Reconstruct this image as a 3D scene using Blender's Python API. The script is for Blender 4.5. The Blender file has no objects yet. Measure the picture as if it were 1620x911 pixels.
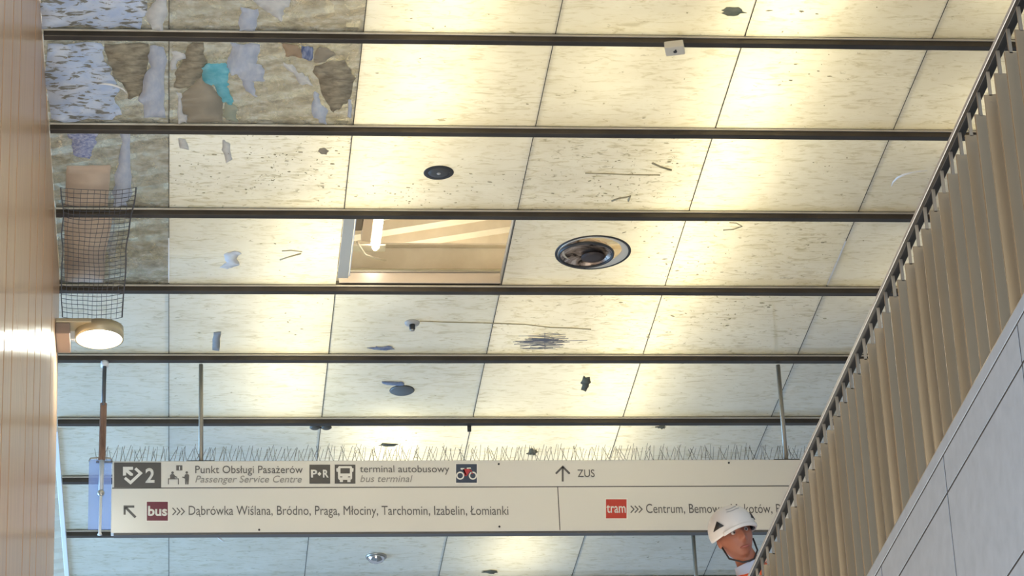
import bpy, bmesh, math, random
from mathutils import Vector, Matrix, noise
random.seed(7)
SC = bpy.context.scene
COL = SC.collection

# ------------------------------------------------------------------ camera
FPX, PITCH, YAW, ROLL = 5034.5, 0.4474, 0.1175, -0.0476
EYE = Vector((0, 0, 1.6))
_f = Vector((math.sin(YAW)*math.cos(PITCH), math.cos(YAW)*math.cos(PITCH), math.sin(PITCH)))
_r = Vector((math.cos(YAW), -math.sin(YAW), 0)); _u = _r.cross(_f)
RR = _r*math.cos(ROLL)+_u*math.sin(ROLL); UU = -_r*math.sin(ROLL)+_u*math.cos(ROLL); FF = _f
cam = bpy.data.objects.new('camera', bpy.data.cameras.new('camera')); COL.objects.link(cam)
cam.data.sensor_width = 36; cam.data.lens = 36*FPX/1620; cam.data.clip_end = 200
cam.matrix_world = Matrix.Translation(EYE) @ Matrix((RR, UU, -FF)).transposed().to_4x4()
SC.camera = cam
def ray(x, y): return RR*((x-810)/FPX)-UU*((y-455.5)/FPX)+FF
def onz(x, y, z): d = ray(x, y); return EYE+d*((z-EYE.z)/d.z)
def ony(x, y, Y): d = ray(x, y); return EYE+d*((Y-EYE.y)/d.y)
def onx(x, y, X): d = ray(x, y); return EYE+d*((X-EYE.x)/d.x)

# ------------------------------------------------------------------ light and exposure
VS = SC.view_settings
VS.view_transform = 'Standard'; VS.look = 'None'; VS.gamma = 1; VS.use_curve_mapping = False
VS.exposure = -0.09
W = bpy.data.worlds.new('sky'); SC.world = W; W.use_nodes = True
bg = W.node_tree.nodes['Background']; bg.inputs[0].default_value = (0.70, 0.82, 1.0, 1); bg.inputs[1].default_value = 0.55
SC.cycles.max_bounces = 8; SC.cycles.transparent_max_bounces = 12
def area(name, loc, target, sx, sy, power, col):
    l = bpy.data.lights.new(name, 'AREA'); l.shape = 'RECTANGLE'; l.size = sx; l.size_y = sy; l.energy = power; l.color = col
    o = bpy.data.objects.new(name, l); COL.objects.link(o); o.location = loc
    o.rotation_euler = (Vector(target)-Vector(loc)).to_track_quat('-Z', 'Y').to_euler()
    return o
ZC = 11.6167                                   # underside of the glass ceiling
X0, Y0, PW = -0.035, 17.0915, 1.2              # first seam, first beam, panel size
WARM = (1.0, 0.85, 0.54)
area('daylight_side', (-8.5, 27, 8.0), (1.0, 24.2, 11.6), 6, 7, 2500, (0.28, 0.58, 1.0))
area('fill_from_below', (.8, 15, .3), (.8, 15, 11), 2.6, 12, 520, (1.0, .95, .84))  # added warm fill from below, no lamp stands here
area('hall_warm_fill', (1.0, -4, 7), (1.6, 20, 10), 6, 4, 700, (1.0, 0.90, .72))  # added warm fill light from behind the camera
area('stair_daylight', (-.7, 5.0, 1.2), (2.38, 8.5, 4.6), 2.0, 2.5, 480, (0.55, 0.74, 1.0))
BANDS = [(1.68, 16.5, 1.0), (1.60, 17.7, 1.0), (1.36, 18.9, .9), (1.00, 20.1, 1.0), (.92, 21.3, 1.0), (.88, 22.5, .9), (1.75, 23.6, 1.3), (2.6, 23.6, .75), (1.9, 24.8, .4), (2.65, 21.3, .35), (2.7, 22.5, .25),
         (3.78, 15.4, 1.2), (3.76, 16.5, 1.3), (3.74, 17.7, 1.3), (3.70, 18.9, 1.2), (3.62, 20.1, 1.2), (3.53, 21.3, 1.15), (3.45, 22.5, 1.05), (3.42, 23.6, 1.0),
         (3.0, 26.0, .9), (5.2, 16.2, .6), (5.3, 18, .4), (5.3, 20.4, .3), (2.7, 16.0, .35), (2.75, 17.5, .4)]
for bx, by, k in BANDS:
    area('plenum_light', (bx, by, ZC+.44), (bx, by, ZC), .20, 1.15, 10.8*k, WARM)

for ux, uy, uk in ((.3, 17.4, 1), (1.9, 18.4, 1), (3.0, 20.5, 1), (5, 18, 1), (1.9, 22.2, 1)):
    area('plenum_uplight', (ux, uy, 12.0), (ux, uy, 13), .5, .5, 12*uk, (1, .88, .68))
area('plenum_fill', (.15, 17.3, 12.55), (.15, 17.3, ZC), 1.6, 3.4, 26, (.84, .92, 1.0))  # added light under the closed deck, makes the loose sheets glow

# ------------------------------------------------------------------ helpers
def mat(name, col=(.5, .5, .5), rough=.5, metal=0.0, emit=0.0, ecol=None, spec=.5):
    m = bpy.data.materials.new(name); m.use_nodes = True
    b = m.node_tree.nodes['Principled BSDF']
    b.inputs['Base Color'].default_value = (*col, 1); b.inputs['Roughness'].default_value = rough; b.inputs['Metallic'].default_value = metal
    b.inputs['Specular IOR Level'].default_value = spec
    if emit:
        b.inputs['Emission Color'].default_value = (*(ecol or col), 1); b.inputs['Emission Strength'].default_value = emit
    return m
def N(m, typ, **kw):
    n = m.node_tree.nodes.new(typ)
    for k, v in kw.items(): setattr(n, k, v)
    return n
def L(m, a, b): m.node_tree.links.new(a, b)
def ramp(m, src, stops):
    r = N(m, 'ShaderNodeValToRGB'); e = r.color_ramp.elements
    while len(e) < len(stops): e.new(.5)
    for el, (p, c) in zip(e, stops): el.position = p; el.color = (*c, 1) if len(c) == 3 else c
    L(m, src, r.inputs[0]); return r.outputs[0]
def tex(m, scale, sc3=(1, 1, 1), detail=4, rough=.55, coord='Object', dist=0.0):
    t = N(m, 'ShaderNodeTexCoord'); mp = N(m, 'ShaderNodeMapping'); mp.inputs['Scale'].default_value = sc3
    L(m, t.outputs[coord], mp.inputs[0])
    n = N(m, 'ShaderNodeTexNoise'); n.inputs['Scale'].default_value = scale; n.inputs['Detail'].default_value = detail; n.inputs['Roughness'].default_value = rough
    n.inputs['Distortion'].default_value = dist
    L(m, mp.outputs[0], n.inputs['Vector']); return n.outputs[0]
def mixcol(m, fac, a, b):
    n = N(m, 'ShaderNodeMixRGB')
    for i, v in ((0, fac), (1, a), (2, b)):
        if hasattr(v, 'links') or hasattr(v, 'is_linked'): L(m, v, n.inputs[i])
        elif i == 0: n.inputs[0].default_value = v
        else: n.inputs[i].default_value = (*v, 1)
    return n.outputs[0]
def noisy(name, c1, c2, scale, rough=.5, metal=0.0, sc3=(1, 1, 1), lo=.35, hi=.65, bump=0.0):
    m = mat(name, c1, rough, metal); b = m.node_tree.nodes['Principled BSDF']
    t = tex(m, scale, sc3)
    L(m, ramp(m, t, [(lo, c1), (hi, c2)]), b.inputs['Base Color'])
    if bump:
        bp = N(m, 'ShaderNodeBump'); bp.inputs['Strength'].default_value = bump; bp.inputs['Distance'].default_value = .01
        L(m, t, bp.inputs['Height']); L(m, bp.outputs[0], b.inputs['Normal'])
    return m
def link(o, parent=None):
    COL.objects.link(o)
    if parent: o.parent = parent; o.matrix_parent_inverse = Matrix.Translation(-Vector(parent.location)) if parent.rotation_euler.to_matrix() == Matrix.Identity(3) else parent.matrix_world.inverted()
    return o
def tag(o, label=None, cat=None, group=None, kind=None):
    if label: o['label'] = label
    if cat: o['category'] = cat
    if group: o['group'] = group
    if kind: o['kind'] = kind
    return o
def empty(name, loc, label, cat, group=None):
    o = bpy.data.objects.new(name, None); o.empty_display_size = .1; COL.objects.link(o); o.location = loc
    return tag(o, label, cat, group)
def obj(name, bm, m, parent=None, smooth=False, loc=None):
    """bm holds world coordinates; loc moves the origin there"""
    me = bpy.data.meshes.new(name)
    if loc is not None: bmesh.ops.translate(bm, vec=-Vector(loc), verts=bm.verts)
    if smooth:
        for f in bm.faces: f.smooth = True
    bm.normal_update(); bm.to_mesh(me); bm.free()
    for x in (m if isinstance(m, (list, tuple)) else [m]): me.materials.append(x)
    o = bpy.data.objects.new(name, me)
    if loc is not None: o.location = loc
    if parent:
        COL.objects.link(o); o.parent = parent
        if loc is None: o.location = -Vector(parent.location) if parent.parent is None else -(Vector(parent.location)+Vector(parent.parent.location))
        else: o.location = Vector(loc)-(Vector(parent.location) if parent.parent is None else (Vector(parent.location)+Vector(parent.parent.location)))
    else: COL.objects.link(o)
    return o
def box(bm, a, b, bev=0.0):
    a, b = Vector(a), Vector(b); lo = Vector(map(min, a, b)); hi = Vector(map(max, a, b))
    r = bmesh.ops.create_cube(bm, size=1)
    vs = r['verts']
    for v in vs: v.co = Vector(((lo[i]+hi[i])/2+v.co[i]*(hi[i]-lo[i]) for i in range(3)))
    if bev:
        es = list({e for v in vs for e in v.link_edges})
        bmesh.ops.bevel(bm, geom=es, offset=bev, segments=2, affect='EDGES', profile=.5)
    return bm
def tube(bm, pts, r, n=10, cap=True):
    """tube through pts with radius r (number or list)"""
    pts = [Vector(p) for p in pts]; rings = []
    for i, p in enumerate(pts):
        d = (pts[min(i+1, len(pts)-1)]-pts[max(i-1, 0)]).normalized()
        s = d.orthogonal().normalized() if i == 0 else (s-d*s.dot(d)).normalized()
        t = d.cross(s); rr = r[i] if isinstance(r, (list, tuple)) else r
        rings.append([bm.verts.new(p+(s*math.cos(2*math.pi*k/n)+t*math.sin(2*math.pi*k/n))*rr) for k in range(n)])
    for a, b in zip(rings, rings[1:]):
        for k in range(n): bm.faces.new((a[k], a[(k+1) % n], b[(k+1) % n], b[k]))
    if cap: bm.faces.new(rings[0][::-1]); bm.faces.new(rings[-1])
    return bm
def lathe(bm, c, prof, n=40):
    """profile [(radius, z)] about the vertical axis through c"""
    c = Vector(c); rings = []
    for r, z in prof:
        if r < 1e-6: rings.append([bm.verts.new(c+Vector((0, 0, z)))])
        else: rings.append([bm.verts.new(c+Vector((r*math.cos(2*math.pi*k/n), r*math.sin(2*math.pi*k/n), z))) for k in range(n)])
    for a, b in zip(rings, rings[1:]):
        for k in range(n):
            k2 = (k+1) % n
            if len(a) == 1 and len(b) == 1: continue
            if len(a) == 1: bm.faces.new((a[0], b[k2], b[k]))
            elif len(b) == 1: bm.faces.new((a[k], a[k2], b[0]))
            else: bm.faces.new((a[k], a[k2], b[k2], b[k]))
    bmesh.ops.recalc_face_normals(bm, faces=bm.faces); return bm
NB = bmesh.new
def ordinal(i): return ['topmost', 'second', 'third', 'fourth', 'fifth', 'sixth', 'seventh', 'eighth', 'ninth', 'tenth'][i]

# ------------------------------------------------------------------ materials
def opal_mat(stain=False, grey=False):
    """opal film on the underside of a glass pane: diffuse + translucent, with a glassy surface, faint streaks and dirt specks"""
    m = bpy.data.materials.new('opal_glass'); m.use_nodes = True; nt = m.node_tree; nt.nodes.clear()
    out = N(m, 'ShaderNodeOutputMaterial')
    oi = N(m, 'ShaderNodeObjectInfo')
    tc = N(m, 'ShaderNodeTexCoord')
    off = N(m, 'ShaderNodeVectorMath', operation='SCALE'); off.inputs[3].default_value = 37.0
    cmb = N(m, 'ShaderNodeCombineXYZ')
    for i in range(3): L(m, oi.outputs['Random'], cmb.inputs[i])
    L(m, cmb.outputs[0], off.inputs[0])
    add = N(m, 'ShaderNodeVectorMath', operation='ADD'); L(m, tc.outputs['Object'], add.inputs[0]); L(m, off.outputs[0], add.inputs[1])
    def nz(scale, sc3, detail, rough, dist=0):
        mp = N(m, 'ShaderNodeMapping'); mp.inputs['Scale'].default_value = sc3; L(m, add.outputs[0], mp.inputs[0])
        n = N(m, 'ShaderNodeTexNoise'); n.inputs['Scale'].default_value = scale; n.inputs['Detail'].default_value = detail
        n.inputs['Roughness'].default_value = rough; n.inputs['Distortion'].default_value = dist; L(m, mp.outputs[0], n.inputs['Vector']); return n.outputs[0]
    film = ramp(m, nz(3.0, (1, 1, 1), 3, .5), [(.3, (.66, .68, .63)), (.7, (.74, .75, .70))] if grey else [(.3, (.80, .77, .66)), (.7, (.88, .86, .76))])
    streak = ramp(m, nz(7.0, (1, 3.2, 1), 6, .62, 1.2), [(.50, (1, 1, 1)), (.60, (.86, .84, .76)), (.66, (.70, .67, .56))])
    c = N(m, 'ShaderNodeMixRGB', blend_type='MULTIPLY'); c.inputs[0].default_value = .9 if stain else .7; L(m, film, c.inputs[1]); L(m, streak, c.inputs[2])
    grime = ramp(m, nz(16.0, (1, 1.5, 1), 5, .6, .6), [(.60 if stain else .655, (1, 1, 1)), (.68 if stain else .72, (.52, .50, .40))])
    c2 = N(m, 'ShaderNodeMixRGB', blend_type='MULTIPLY'); c2.inputs[0].default_value = .85; L(m, c.outputs[0], c2.inputs[1]); L(m, grime, c2.inputs[2])
    di = N(m, 'ShaderNodeBsdfDiffuse'); tr = N(m, 'ShaderNodeBsdfTranslucent')
    L(m, c2.outputs[0], di.inputs[0]); L(m, c2.outputs[0], tr.inputs[0])
    mx = N(m, 'ShaderNodeMixShader'); mx.inputs[0].default_value = .5; L(m, di.outputs[0], mx.inputs[1]); L(m, tr.outputs[0], mx.inputs[2])
    gl = N(m, 'ShaderNodeBsdfGlossy'); gl.inputs['Roughness'].default_value = .04; gl.inputs['Color'].default_value = (.9, .95, 1, 1)
    fr = N(m, 'ShaderNodeFresnel'); fr.inputs[0].default_value = 1.45
    m2 = N(m, 'ShaderNodeMixShader'); L(m, fr.outputs[0], m2.inputs[0]); L(m, mx.outputs[0], m2.inputs[1]); L(m, gl.outputs[0], m2.inputs[2])
    L(m, m2.outputs[0], out.inputs[0]); return m
def clear_mat():
    """bare, dirty clear glass: see-through with a grey-tan dirt film and blotches"""
    m = bpy.data.materials.new('dirty_glass'); m.use_nodes = True; nt = m.node_tree; nt.nodes.clear()
    out = N(m, 'ShaderNodeOutputMaterial')
    a = ramp(m, tex(m, 5, (1.6, .9, 1), 7, .65, 'Object', .8), [(.36, (.35, .35, .35)), (.60, (.88, .88, .88))])
    spk = ramp(m, tex(m, 30, (1, 1.8, 1), 4, .6, 'Object', .5), [(.64, (0, 0, 0)), (.69, (.7, .7, .7))])
    fac = N(m, 'ShaderNodeMixRGB', blend_type='ADD'); fac.inputs[0].default_value = 1; fac.use_clamp = True; L(m, a, fac.inputs[1]); L(m, spk, fac.inputs[2])
    col = ramp(m, tex(m, 9, (1, 1.5, 1), 6, .6), [(.38, (.24, .215, .16)), (.52, (.38, .355, .285)), (.64, (.47, .47, .43))])
    di = N(m, 'ShaderNodeBsdfDiffuse'); L(m, col, di.inputs[0])
    tl = N(m, 'ShaderNodeBsdfTranslucent'); L(m, col, tl.inputs[0])
    dm = N(m, 'ShaderNodeMixShader'); dm.inputs[0].default_value = .4; L(m, di.outputs[0], dm.inputs[1]); L(m, tl.outputs[0], dm.inputs[2])
    tr = N(m, 'ShaderNodeBsdfTransparent'); tr.inputs[0].default_value = (.93, .96, .95, 1)
    mx = N(m, 'ShaderNodeMixShader'); L(m, fac.outputs[0], mx.inputs[0]); L(m, tr.outputs[0], mx.inputs[1]); L(m, dm.outputs[0], mx.inputs[2])
    gl = N(m, 'ShaderNodeBsdfGlossy'); gl.inputs['Roughness'].default_value = .03
    fr = N(m, 'ShaderNodeFresnel'); fr.inputs[0].default_value = 1.45
    m2 = N(m, 'ShaderNodeMixShader'); L(m, fr.outputs[0], m2.inputs[0]); L(m, mx.outputs[0], m2.inputs[1]); L(m, gl.outputs[0], m2.inputs[2])
    L(m, m2.outputs[0], out.inputs[0]); return m
def pane_mat():
    m = bpy.data.materials.new('pane_body'); m.use_nodes = True; nt = m.node_tree; nt.nodes.clear()
    out = N(m, 'ShaderNodeOutputMaterial'); tr = N(m, 'ShaderNodeBsdfTransparent'); tr.inputs[0].default_value = (.95, .98, .97, 1)
    L(m, tr.outputs[0], out.inputs[0]); return m
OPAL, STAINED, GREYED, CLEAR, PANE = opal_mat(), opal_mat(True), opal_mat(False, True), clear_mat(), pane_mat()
GASKET = mat('gasket', (.05, .045, .035), .7)
BEAM = noisy('bronze_steel', (.055, .045, .035), (.085, .07, .052), 3, .45, .6)
LIP = noisy('pale_steel', (.50, .46, .38), (.62, .58, .50), 4, .4, .5)
STEEL = mat('steel', (.45, .43, .38), .35, .8)
STEELD = mat('dull_steel', (.36, .33, .27), .45, .6)
WHITE = mat('white_paint', (.80, .80, .78), .4)
GREYP = mat('grey_plastic', (.42, .42, .40), .5)
DARK = mat('dark_plastic', (.035, .035, .035), .5)
DARKG = mat('dark_grille', (.07, .072, .07), .6)
CHROME = mat('chrome', (.75, .75, .74), .12, 1.0)
SIGNW = mat('sign_enamel', (.76, .75, .70), .3)
SIGND = mat('sign_dark', (.10, .095, .09), .45)
INK = mat('sign_ink', (.13, .125, .12), .5)
INKL = mat('sign_ink_pale', (.30, .29, .27), .5)
CREAM = mat('sign_cream', (.84, .83, .78), .4)

# ------------------------------------------------------------------ setting
def wood_mat():
    m = mat('timber_laminate', (.5, .36, .25), .30); b = m.node_tree.nodes['Principled BSDF']
    g = tex(m, 3.0, (1, 9, .25), 6, .6)
    L(m, ramp(m, g, [(.30, (.56, .34, .195)), (.55, (.68, .43, .255)), (.72, (.74, .49, .30))]), b.inputs['Base Color'])
    b.inputs['Specular IOR Level'].default_value = .25; b.inputs['Coat Weight'].default_value = .12; b.inputs['Coat Roughness'].default_value = .10
    b.inputs['Anisotropic'].default_value = .4
    return m
WOOD = wood_mat()
WX = -0.81
bm = NB(); ys = [-4, 0, 4, 7, 9, 10.6, 12, 13.3, 14.05, 14.75, 16.30, 17.15, 17.93, 19.4, 20.66]
for a, b in zip(ys, ys[1:]):
    for z0, z1 in ((0, 2.9), (2.9, 5.8), (5.8, 8.7), (8.7, ZC+.02)): box(bm, (WX-.03, a+.035, z0+.003), (WX, b-.035, z1-.003))
n0 = len(bm.faces); box(bm, (WX-.32, -4, 0), (WX-.004, 20.62, ZC+.018)); bm.faces.ensure_lookup_table()
for f in bm.faces[n0:]: f.material_index = 1
tag(obj('wall_left', bm, [WOOD, mat('joint_brown', (.44, .28, .17), .5)]), kind='structure')
bm = NB(); R = .10
prof = [(WX-R+R*math.cos(a), 20.625+R*1.2*math.sin(a)) for a in [math.pi/2*k/8 for k in range(9)]]+[(WX-.32, 20.625+R*1.2), (WX-.32, 20.625)]
lo = [bm.verts.new((x, y, 0)) for x, y in prof]; hi = [bm.verts.new((x, y, ZC+.02)) for x, y in prof]
n = len(prof)
for k in range(n): bm.faces.new((lo[k], lo[(k+1) % n], hi[(k+1) % n], hi[k]))
bm.faces.new(lo[::-1]); bm.faces.new(hi)
bmesh.ops.recalc_face_normals(bm, faces=bm.faces)
tag(obj('trim_1', bm, noisy('trim_wood', (.50, .33, .21), (.58, .41, .28), 6, .3, 0, (1, 1, .2)), smooth=False), kind='structure')
# ceiling edge strip beyond the corner
bm = NB(); box(bm, (-.945, 23.3, ZC-.03), (-.905, 30, ZC+.01), .004)
tag(obj('trim_2', bm, mat('white_trim', (.82, .84, .86), .3)), kind='structure')
# lower floor, upper floor, stairwell wall
CONC = noisy('pale_concrete', (.385, .455, .51), (.445, .52, .58), 14, .6, 0, (1, 1, 1), .3, .7, .08)
FLOORM = noisy('granite', (.30, .29, .28), (.40, .39, .37), 40, .35)
bm = NB(); box(bm, (-9, -5, -.2), (2.40, 32, 0)); tag(obj('floor', bm, FLOORM), kind='structure')
RX = 2.382
bm = NB(); box(bm, (RX+.06, 2, 5.0), (11, 32, 5.30)); tag(obj('floor_upper', bm, FLOORM), kind='structure')
bm = NB()
FX = RX-.024                                    # face of the stairwell wall
zs = [5.368, 5.320, 5.195, 4.714, 3.6, 2.4, 1.2, 0.0]; yj = [2.2+.953*k for k in range(-2, 16)]
for i, (zt, zb) in enumerate(zip(zs, zs[1:])):
    if i == 0: box(bm, (FX, .3, zb+.004), (RX+.05, 16.5, zt), .003); continue
    for a, b in zip(yj, yj[1:]): box(bm, (FX, a+.006, zb+.0055), (RX+.05, b-.006, zt-.0045))
tag(obj('wall_right', bm, CONC), kind='structure')
bm = NB(); box(bm, (FX+.0015, .3, 0), (RX+.06, 16.5, 5.34)); tag(obj('trim_3', bm, DARK), kind='structure')

# roof deck over the glass: corrugated sheet, ribs turned about 20 degrees to the beams
DECK = noisy('cream_deck', (.56, .46, .33), (.64, .54, .40), 5, .6)
bm = NB(); ang = math.radians(-20); ca, sa = math.cos(ang), math.sin(ang); prof = []
t = -9.0
while t < 9.0:
    prof += [(t, 0), (t+.10, 0), (t+.13, .09), (t+.23, .09)]; t += .26
cx, cy = 3.0, 22.0
def dv(sd, q, h): return bm.verts.new((cx+sd*ca-q*sa, cy+sd*sa+q*ca, 12.75+h))
va = [[dv(sd, q, h+o) for q, h in prof] for sd in (-11, 11) for o in (0, .012)]
for k in range(len(prof)-1):
    bm.faces.new((va[0][k], va[2][k], va[2][k+1], va[0][k+1])); bm.faces.new((va[1][k], va[1][k+1], va[3][k+1], va[3][k]))
tag(obj('ceiling', bm, DECK), kind='structure')

# ------------------------------------------------------------------ ceiling beams
BN = 10
beams = []
for j in range(-1, 9):
    y = Y0+PW*j
    e = empty('ceiling_beam', (2.6, y, ZC), None, 'ceiling beam', 'dark steel beams under the glass ceiling')
    if j >= 0 and j < 8: e['label'] = f'dark bronze steel beam crossing the glass ceiling, {ordinal(j)} counted down from the top'
    elif j < 0: e['label'] = 'dark bronze steel beam above the picture edge, before the topmost visible one'
    else: e['label'] = 'dark bronze steel beam at the bottom edge, under the sign and its dome camera'
    e['kind'] = 'thing'
    x0 = -.80 if j < 3 else -.90
    bm = NB(); box(bm, (x0, y-.012, ZC-.056), (6.6, y+.045, ZC-.004), .004); obj('web', bm, BEAM, e)
    bm = NB(); box(bm, (x0, y-.022, ZC-.022), (6.6, y-.012, ZC-.009), .002); obj('lip', bm, LIP, e)
    bm = NB(); box(bm, (x0, y-.010, ZC-.004), (6.6, y+.030, ZC+.03)); obj('gasket', bm, GASKET, e)
    beams.append(e)

# ------------------------------------------------------------------ glass panels
COLS = range(-1, 5); ROWS = range(-1, 10)
colname = {-1: 'against the wooden wall', 0: 'second from the wooden wall', 1: 'third from the wooden wall', 2: 'fourth from the wooden wall', 3: 'fifth from the wooden wall', 4: 'sixth from the wooden wall'}
def rowname(r):
    if r <= -1: return 'one row above the picture edge'
    if r == 0: return 'above the topmost beam'
    if r >= 9: return 'below the lowest beam'
    if r == 8: return 'in the row under the sign'
    return f'between the {["", "topmost", "second", "third", "fourth", "fifth", "sixth", "seventh"][r]} and {["", "second", "third", "fourth", "fifth", "sixth", "seventh", "eighth"][r]} beams'
CLEARSET = {(-1, -1), (-1, 0), (0, -1), (0, 0), (1, -1), (1, 0), (2, -1), (3, -1)}
for r in ROWS:
    for c in COLS:
        if (r, c) == (3, 1): continue
        xa, xb = X0+PW*c+.003, X0+PW*(c+1)-.003
        if c == -1: xa = -.805 if r < 4 else -.905
        ya, yb = Y0+PW*(r-1)+.031, Y0+PW*r-.011
        cl = (r, c) in CLEARSET
        bm = NB(); holes = None
        box(bm, (xa, ya, ZC), (xb, yb, ZC+.010))
        if (r, c) == (3, 2):                     # round cut-out for the downlight: rebuild the plate with a hole
            bm.free(); bm = NB(); hc = onz(938, 399, ZC); nn = 64
            for z, fl in ((ZC, 1), (ZC+.010, 0)):
                inner = [bm.verts.new((hc.x+.255*math.cos(2*math.pi*k/nn), hc.y+.255*math.sin(2*math.pi*k/nn), z)) for k in range(nn)]
                outer = []
                for k in range(nn):
                    a_ = 2*math.pi*k/nn; dx, dy = math.cos(a_), math.sin(a_)
                    t_ = min((xb-hc.x)/dx if dx > 1e-9 else 9, (xa-hc.x)/dx if dx < -1e-9 else 9, (yb-hc.y)/dy if dy > 1e-9 else 9, (ya-hc.y)/dy if dy < -1e-9 else 9)
                    outer.append(bm.verts.new((hc.x+dx*t_, hc.y+dy*t_, z)))
                cor = {}
                for qx, qy in ((xa, ya), (xa, yb), (xb, ya), (xb, yb)):
                    cor[int(((math.atan2(qy-hc.y, qx-hc.x)/(2*math.pi)) % 1)*nn)] = bm.verts.new((qx, qy, z))
                for k in range(nn):
                    q = [inner[k], outer[k]]+([cor[k]] if k in cor else [])+[outer[(k+1) % nn], inner[(k+1) % nn]]
                    bm.faces.new(q[::-1] if fl else q)
                rings_ = inner if z == ZC else rings_
                if z > ZC:
                    for k in range(nn): bm.faces.new((rings_[k], rings_[(k+1) % nn], inner[(k+1) % nn], inner[k]))
            bm.normal_update()
        for f in bm.faces: f.material_index = 0 if f.normal.z < -.5 or (f.calc_center_median().z < ZC+.001) else 1
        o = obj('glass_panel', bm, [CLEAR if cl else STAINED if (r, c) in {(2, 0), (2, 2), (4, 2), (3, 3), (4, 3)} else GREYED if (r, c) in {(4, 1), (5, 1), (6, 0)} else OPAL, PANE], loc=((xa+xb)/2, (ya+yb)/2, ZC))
        tag(o, ('bare dirty glass panel' if cl else 'backlit opal glass panel')+', '+colname[c]+', '+rowname(r), 'ceiling panel', 'glass ceiling panels', 'thing')
        if c > -1:
            bm = NB(); box(bm, (xa-.0055, ya, ZC-.0005), (xa-.0005, yb, ZC+.012))
            obj('gasket', bm, GASKET, o)
            if (r, c) in ((3, 0), (3, 4)):       # light leaking along part of this seam, painted as a pale strip
                bm = NB(); box(bm, (xa-.008, ya+.42, ZC-.003), (xa+.001, yb-.02, ZC-.0008)); obj('light_leak_strip', bm, WHITE, o)

# ------------------------------------------------------------------ hatch with the missing panel
hx0, hx1, hy0, hy1 = X0+PW, X0+2*PW, Y0+2*PW+.050, Y0+3*PW-.011
e = empty('hatch_frame', ((hx0+hx1)/2, (hy0+hy1)/2, ZC), 'grey metal frame around the open ceiling hatch where a glass panel is missing', 'hatch frame')
bm = NB(); box(bm, (hx0+.004, hy0, ZC), (hx0+.082, hy1-.10, ZC+.012), .002); obj('side_flange', bm, mat('hatch_grey', (.56, .52, .42), .6), e)
bm = NB(); box(bm, (hx0+.085, hy0, ZC+.002), (hx0+.092, hy1-.13, ZC+.05)); obj('edge_strip', bm, WHITE, e)
bm = NB(); box(bm, (hx0+.02, hy1-.026, ZC+.001), (hx1-.01, hy1-.016, ZC+.085), .002); obj('end_plate', bm, noisy('brushed_plate', (.60, .52, .45), (.66, .58, .50), 5, .22, .5, (.3, 4, 1)), e)
bm = NB(); box(bm, (hx0+.004, hy1-.035, ZC+.085), (hx1-.01, hy1-.012, ZC+.097)); obj('end_flange', bm, STEELD, e)
bm = NB(); box(bm, (hx1-.012, hy0, ZC), (hx1-.004, hy1, ZC+.06)); obj('side_plate', bm, STEELD, e)
# purlin
e = empty('roof_purlin', (2.6, 21.3, 12.13), 'cream painted roof beam inside the open ceiling hatch', 'roof beam'); e['kind'] = 'thing'
bm = NB(); box(bm, (-.9, 21.30, 12.03), (6.6, 21.33, 12.225), .004); obj('web', bm, DECK, e)
bm = NB(); box(bm, (-.9, 21.25, 12.018), (6.6, 21.38, 12.03), .003); obj('flange', bm, noisy('flange_tan', (.42, .34, .22), (.50, .41, .28), 5, .5), e)
bm = NB(); box(bm, (-.9, 21.25, 12.225), (6.6, 21.38, 12.24), .003); obj('flange', bm, DECK, e)
# hanger bars purlin -> deck, at both ends (keeps it held)
for x in (-.5, 6.2):
    bm = NB(); tube(bm, [(x, 21.32, 12.235), (x, 21.32, 12.86)], .012); obj('hanger', bm, STEELD, e)
# tube lamp above the hatch
lp = (1.475, 20.35, 12.06)
e = empty('tube_lamp', lp, 'glowing white tube lamp inside the open ceiling hatch', 'lamp')
bm = NB(); tube(bm, [(1.475, 19.9, 12.06), (1.475, 20.93, 12.06), (1.475, 20.98, 12.06)], [.034, .034, .022], 16)
obj('tube', bm, mat('tube_glow', (1, .97, .9), .4, 0, 14, (1, .95, .84)), e, True)
bm = NB(); box(bm, (1.36, 19.9, 12.02), (1.432, 20.8, 12.13), .006); obj('holder', bm, mat('holder_tan', (.55, .40, .28), .5), e)
bm = NB(); box(bm, (1.27, 19.9, 12.02), (1.355, 20.62, 12.12), .004); obj('ballast', bm, mat('ballast_brown', (.13, .09, .06), .6), e)
bm = NB(); tube(bm, [(1.33, 20.82, 12.03), (1.40, 20.97, 12.0), (1.47, 21.06, 12.02), (1.56, 21.10, 12.02)], .008, 8); obj('cable', bm, DECK, e, True)
bm = NB(); box(bm, (1.23, 20.90, 12.04), (1.55, 21.0, 12.055), .003); box(bm, (1.23, 20.6, 12.04), (1.40, 20.66, 12.06), .002); obj('bracket', bm, DECK, e)
bm = NB(); tube(bm, [(1.41, 20.2, 12.13), (1.41, 20.2, 12.86)], .008, 8); obj('hanger', bm, STEELD, e)

# ------------------------------------------------------------------ ceiling fittings
def at(px, py, z=ZC): return onz(px, py, z)
p = at(694, 273)
e = empty('ceiling_speaker', (p.x, p.y, ZC), 'flush round black ceiling speaker in the row above the open hatch', 'speaker')
bm = NB(); lathe(bm, (p.x, p.y, ZC), [(.073, -.004), (.098, -.004), (.102, -.001), (.102, .004), (.073, .004), (.073, -.004)]); obj('ring', bm, DARK, e, True)
bm = NB(); lathe(bm, (p.x, p.y, ZC), [(0, -.008), (.04, -.007), (.072, -.003), (.072, .002), (0, .002)]); obj('grille', bm, DARKG, e, True)
bm = NB(); lathe(bm, (p.x, p.y, ZC), [(0, -.011), (.014, -.010), (.014, -.006), (0, -.006)], 16); obj('badge', bm, GREYP, e, True)

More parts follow.
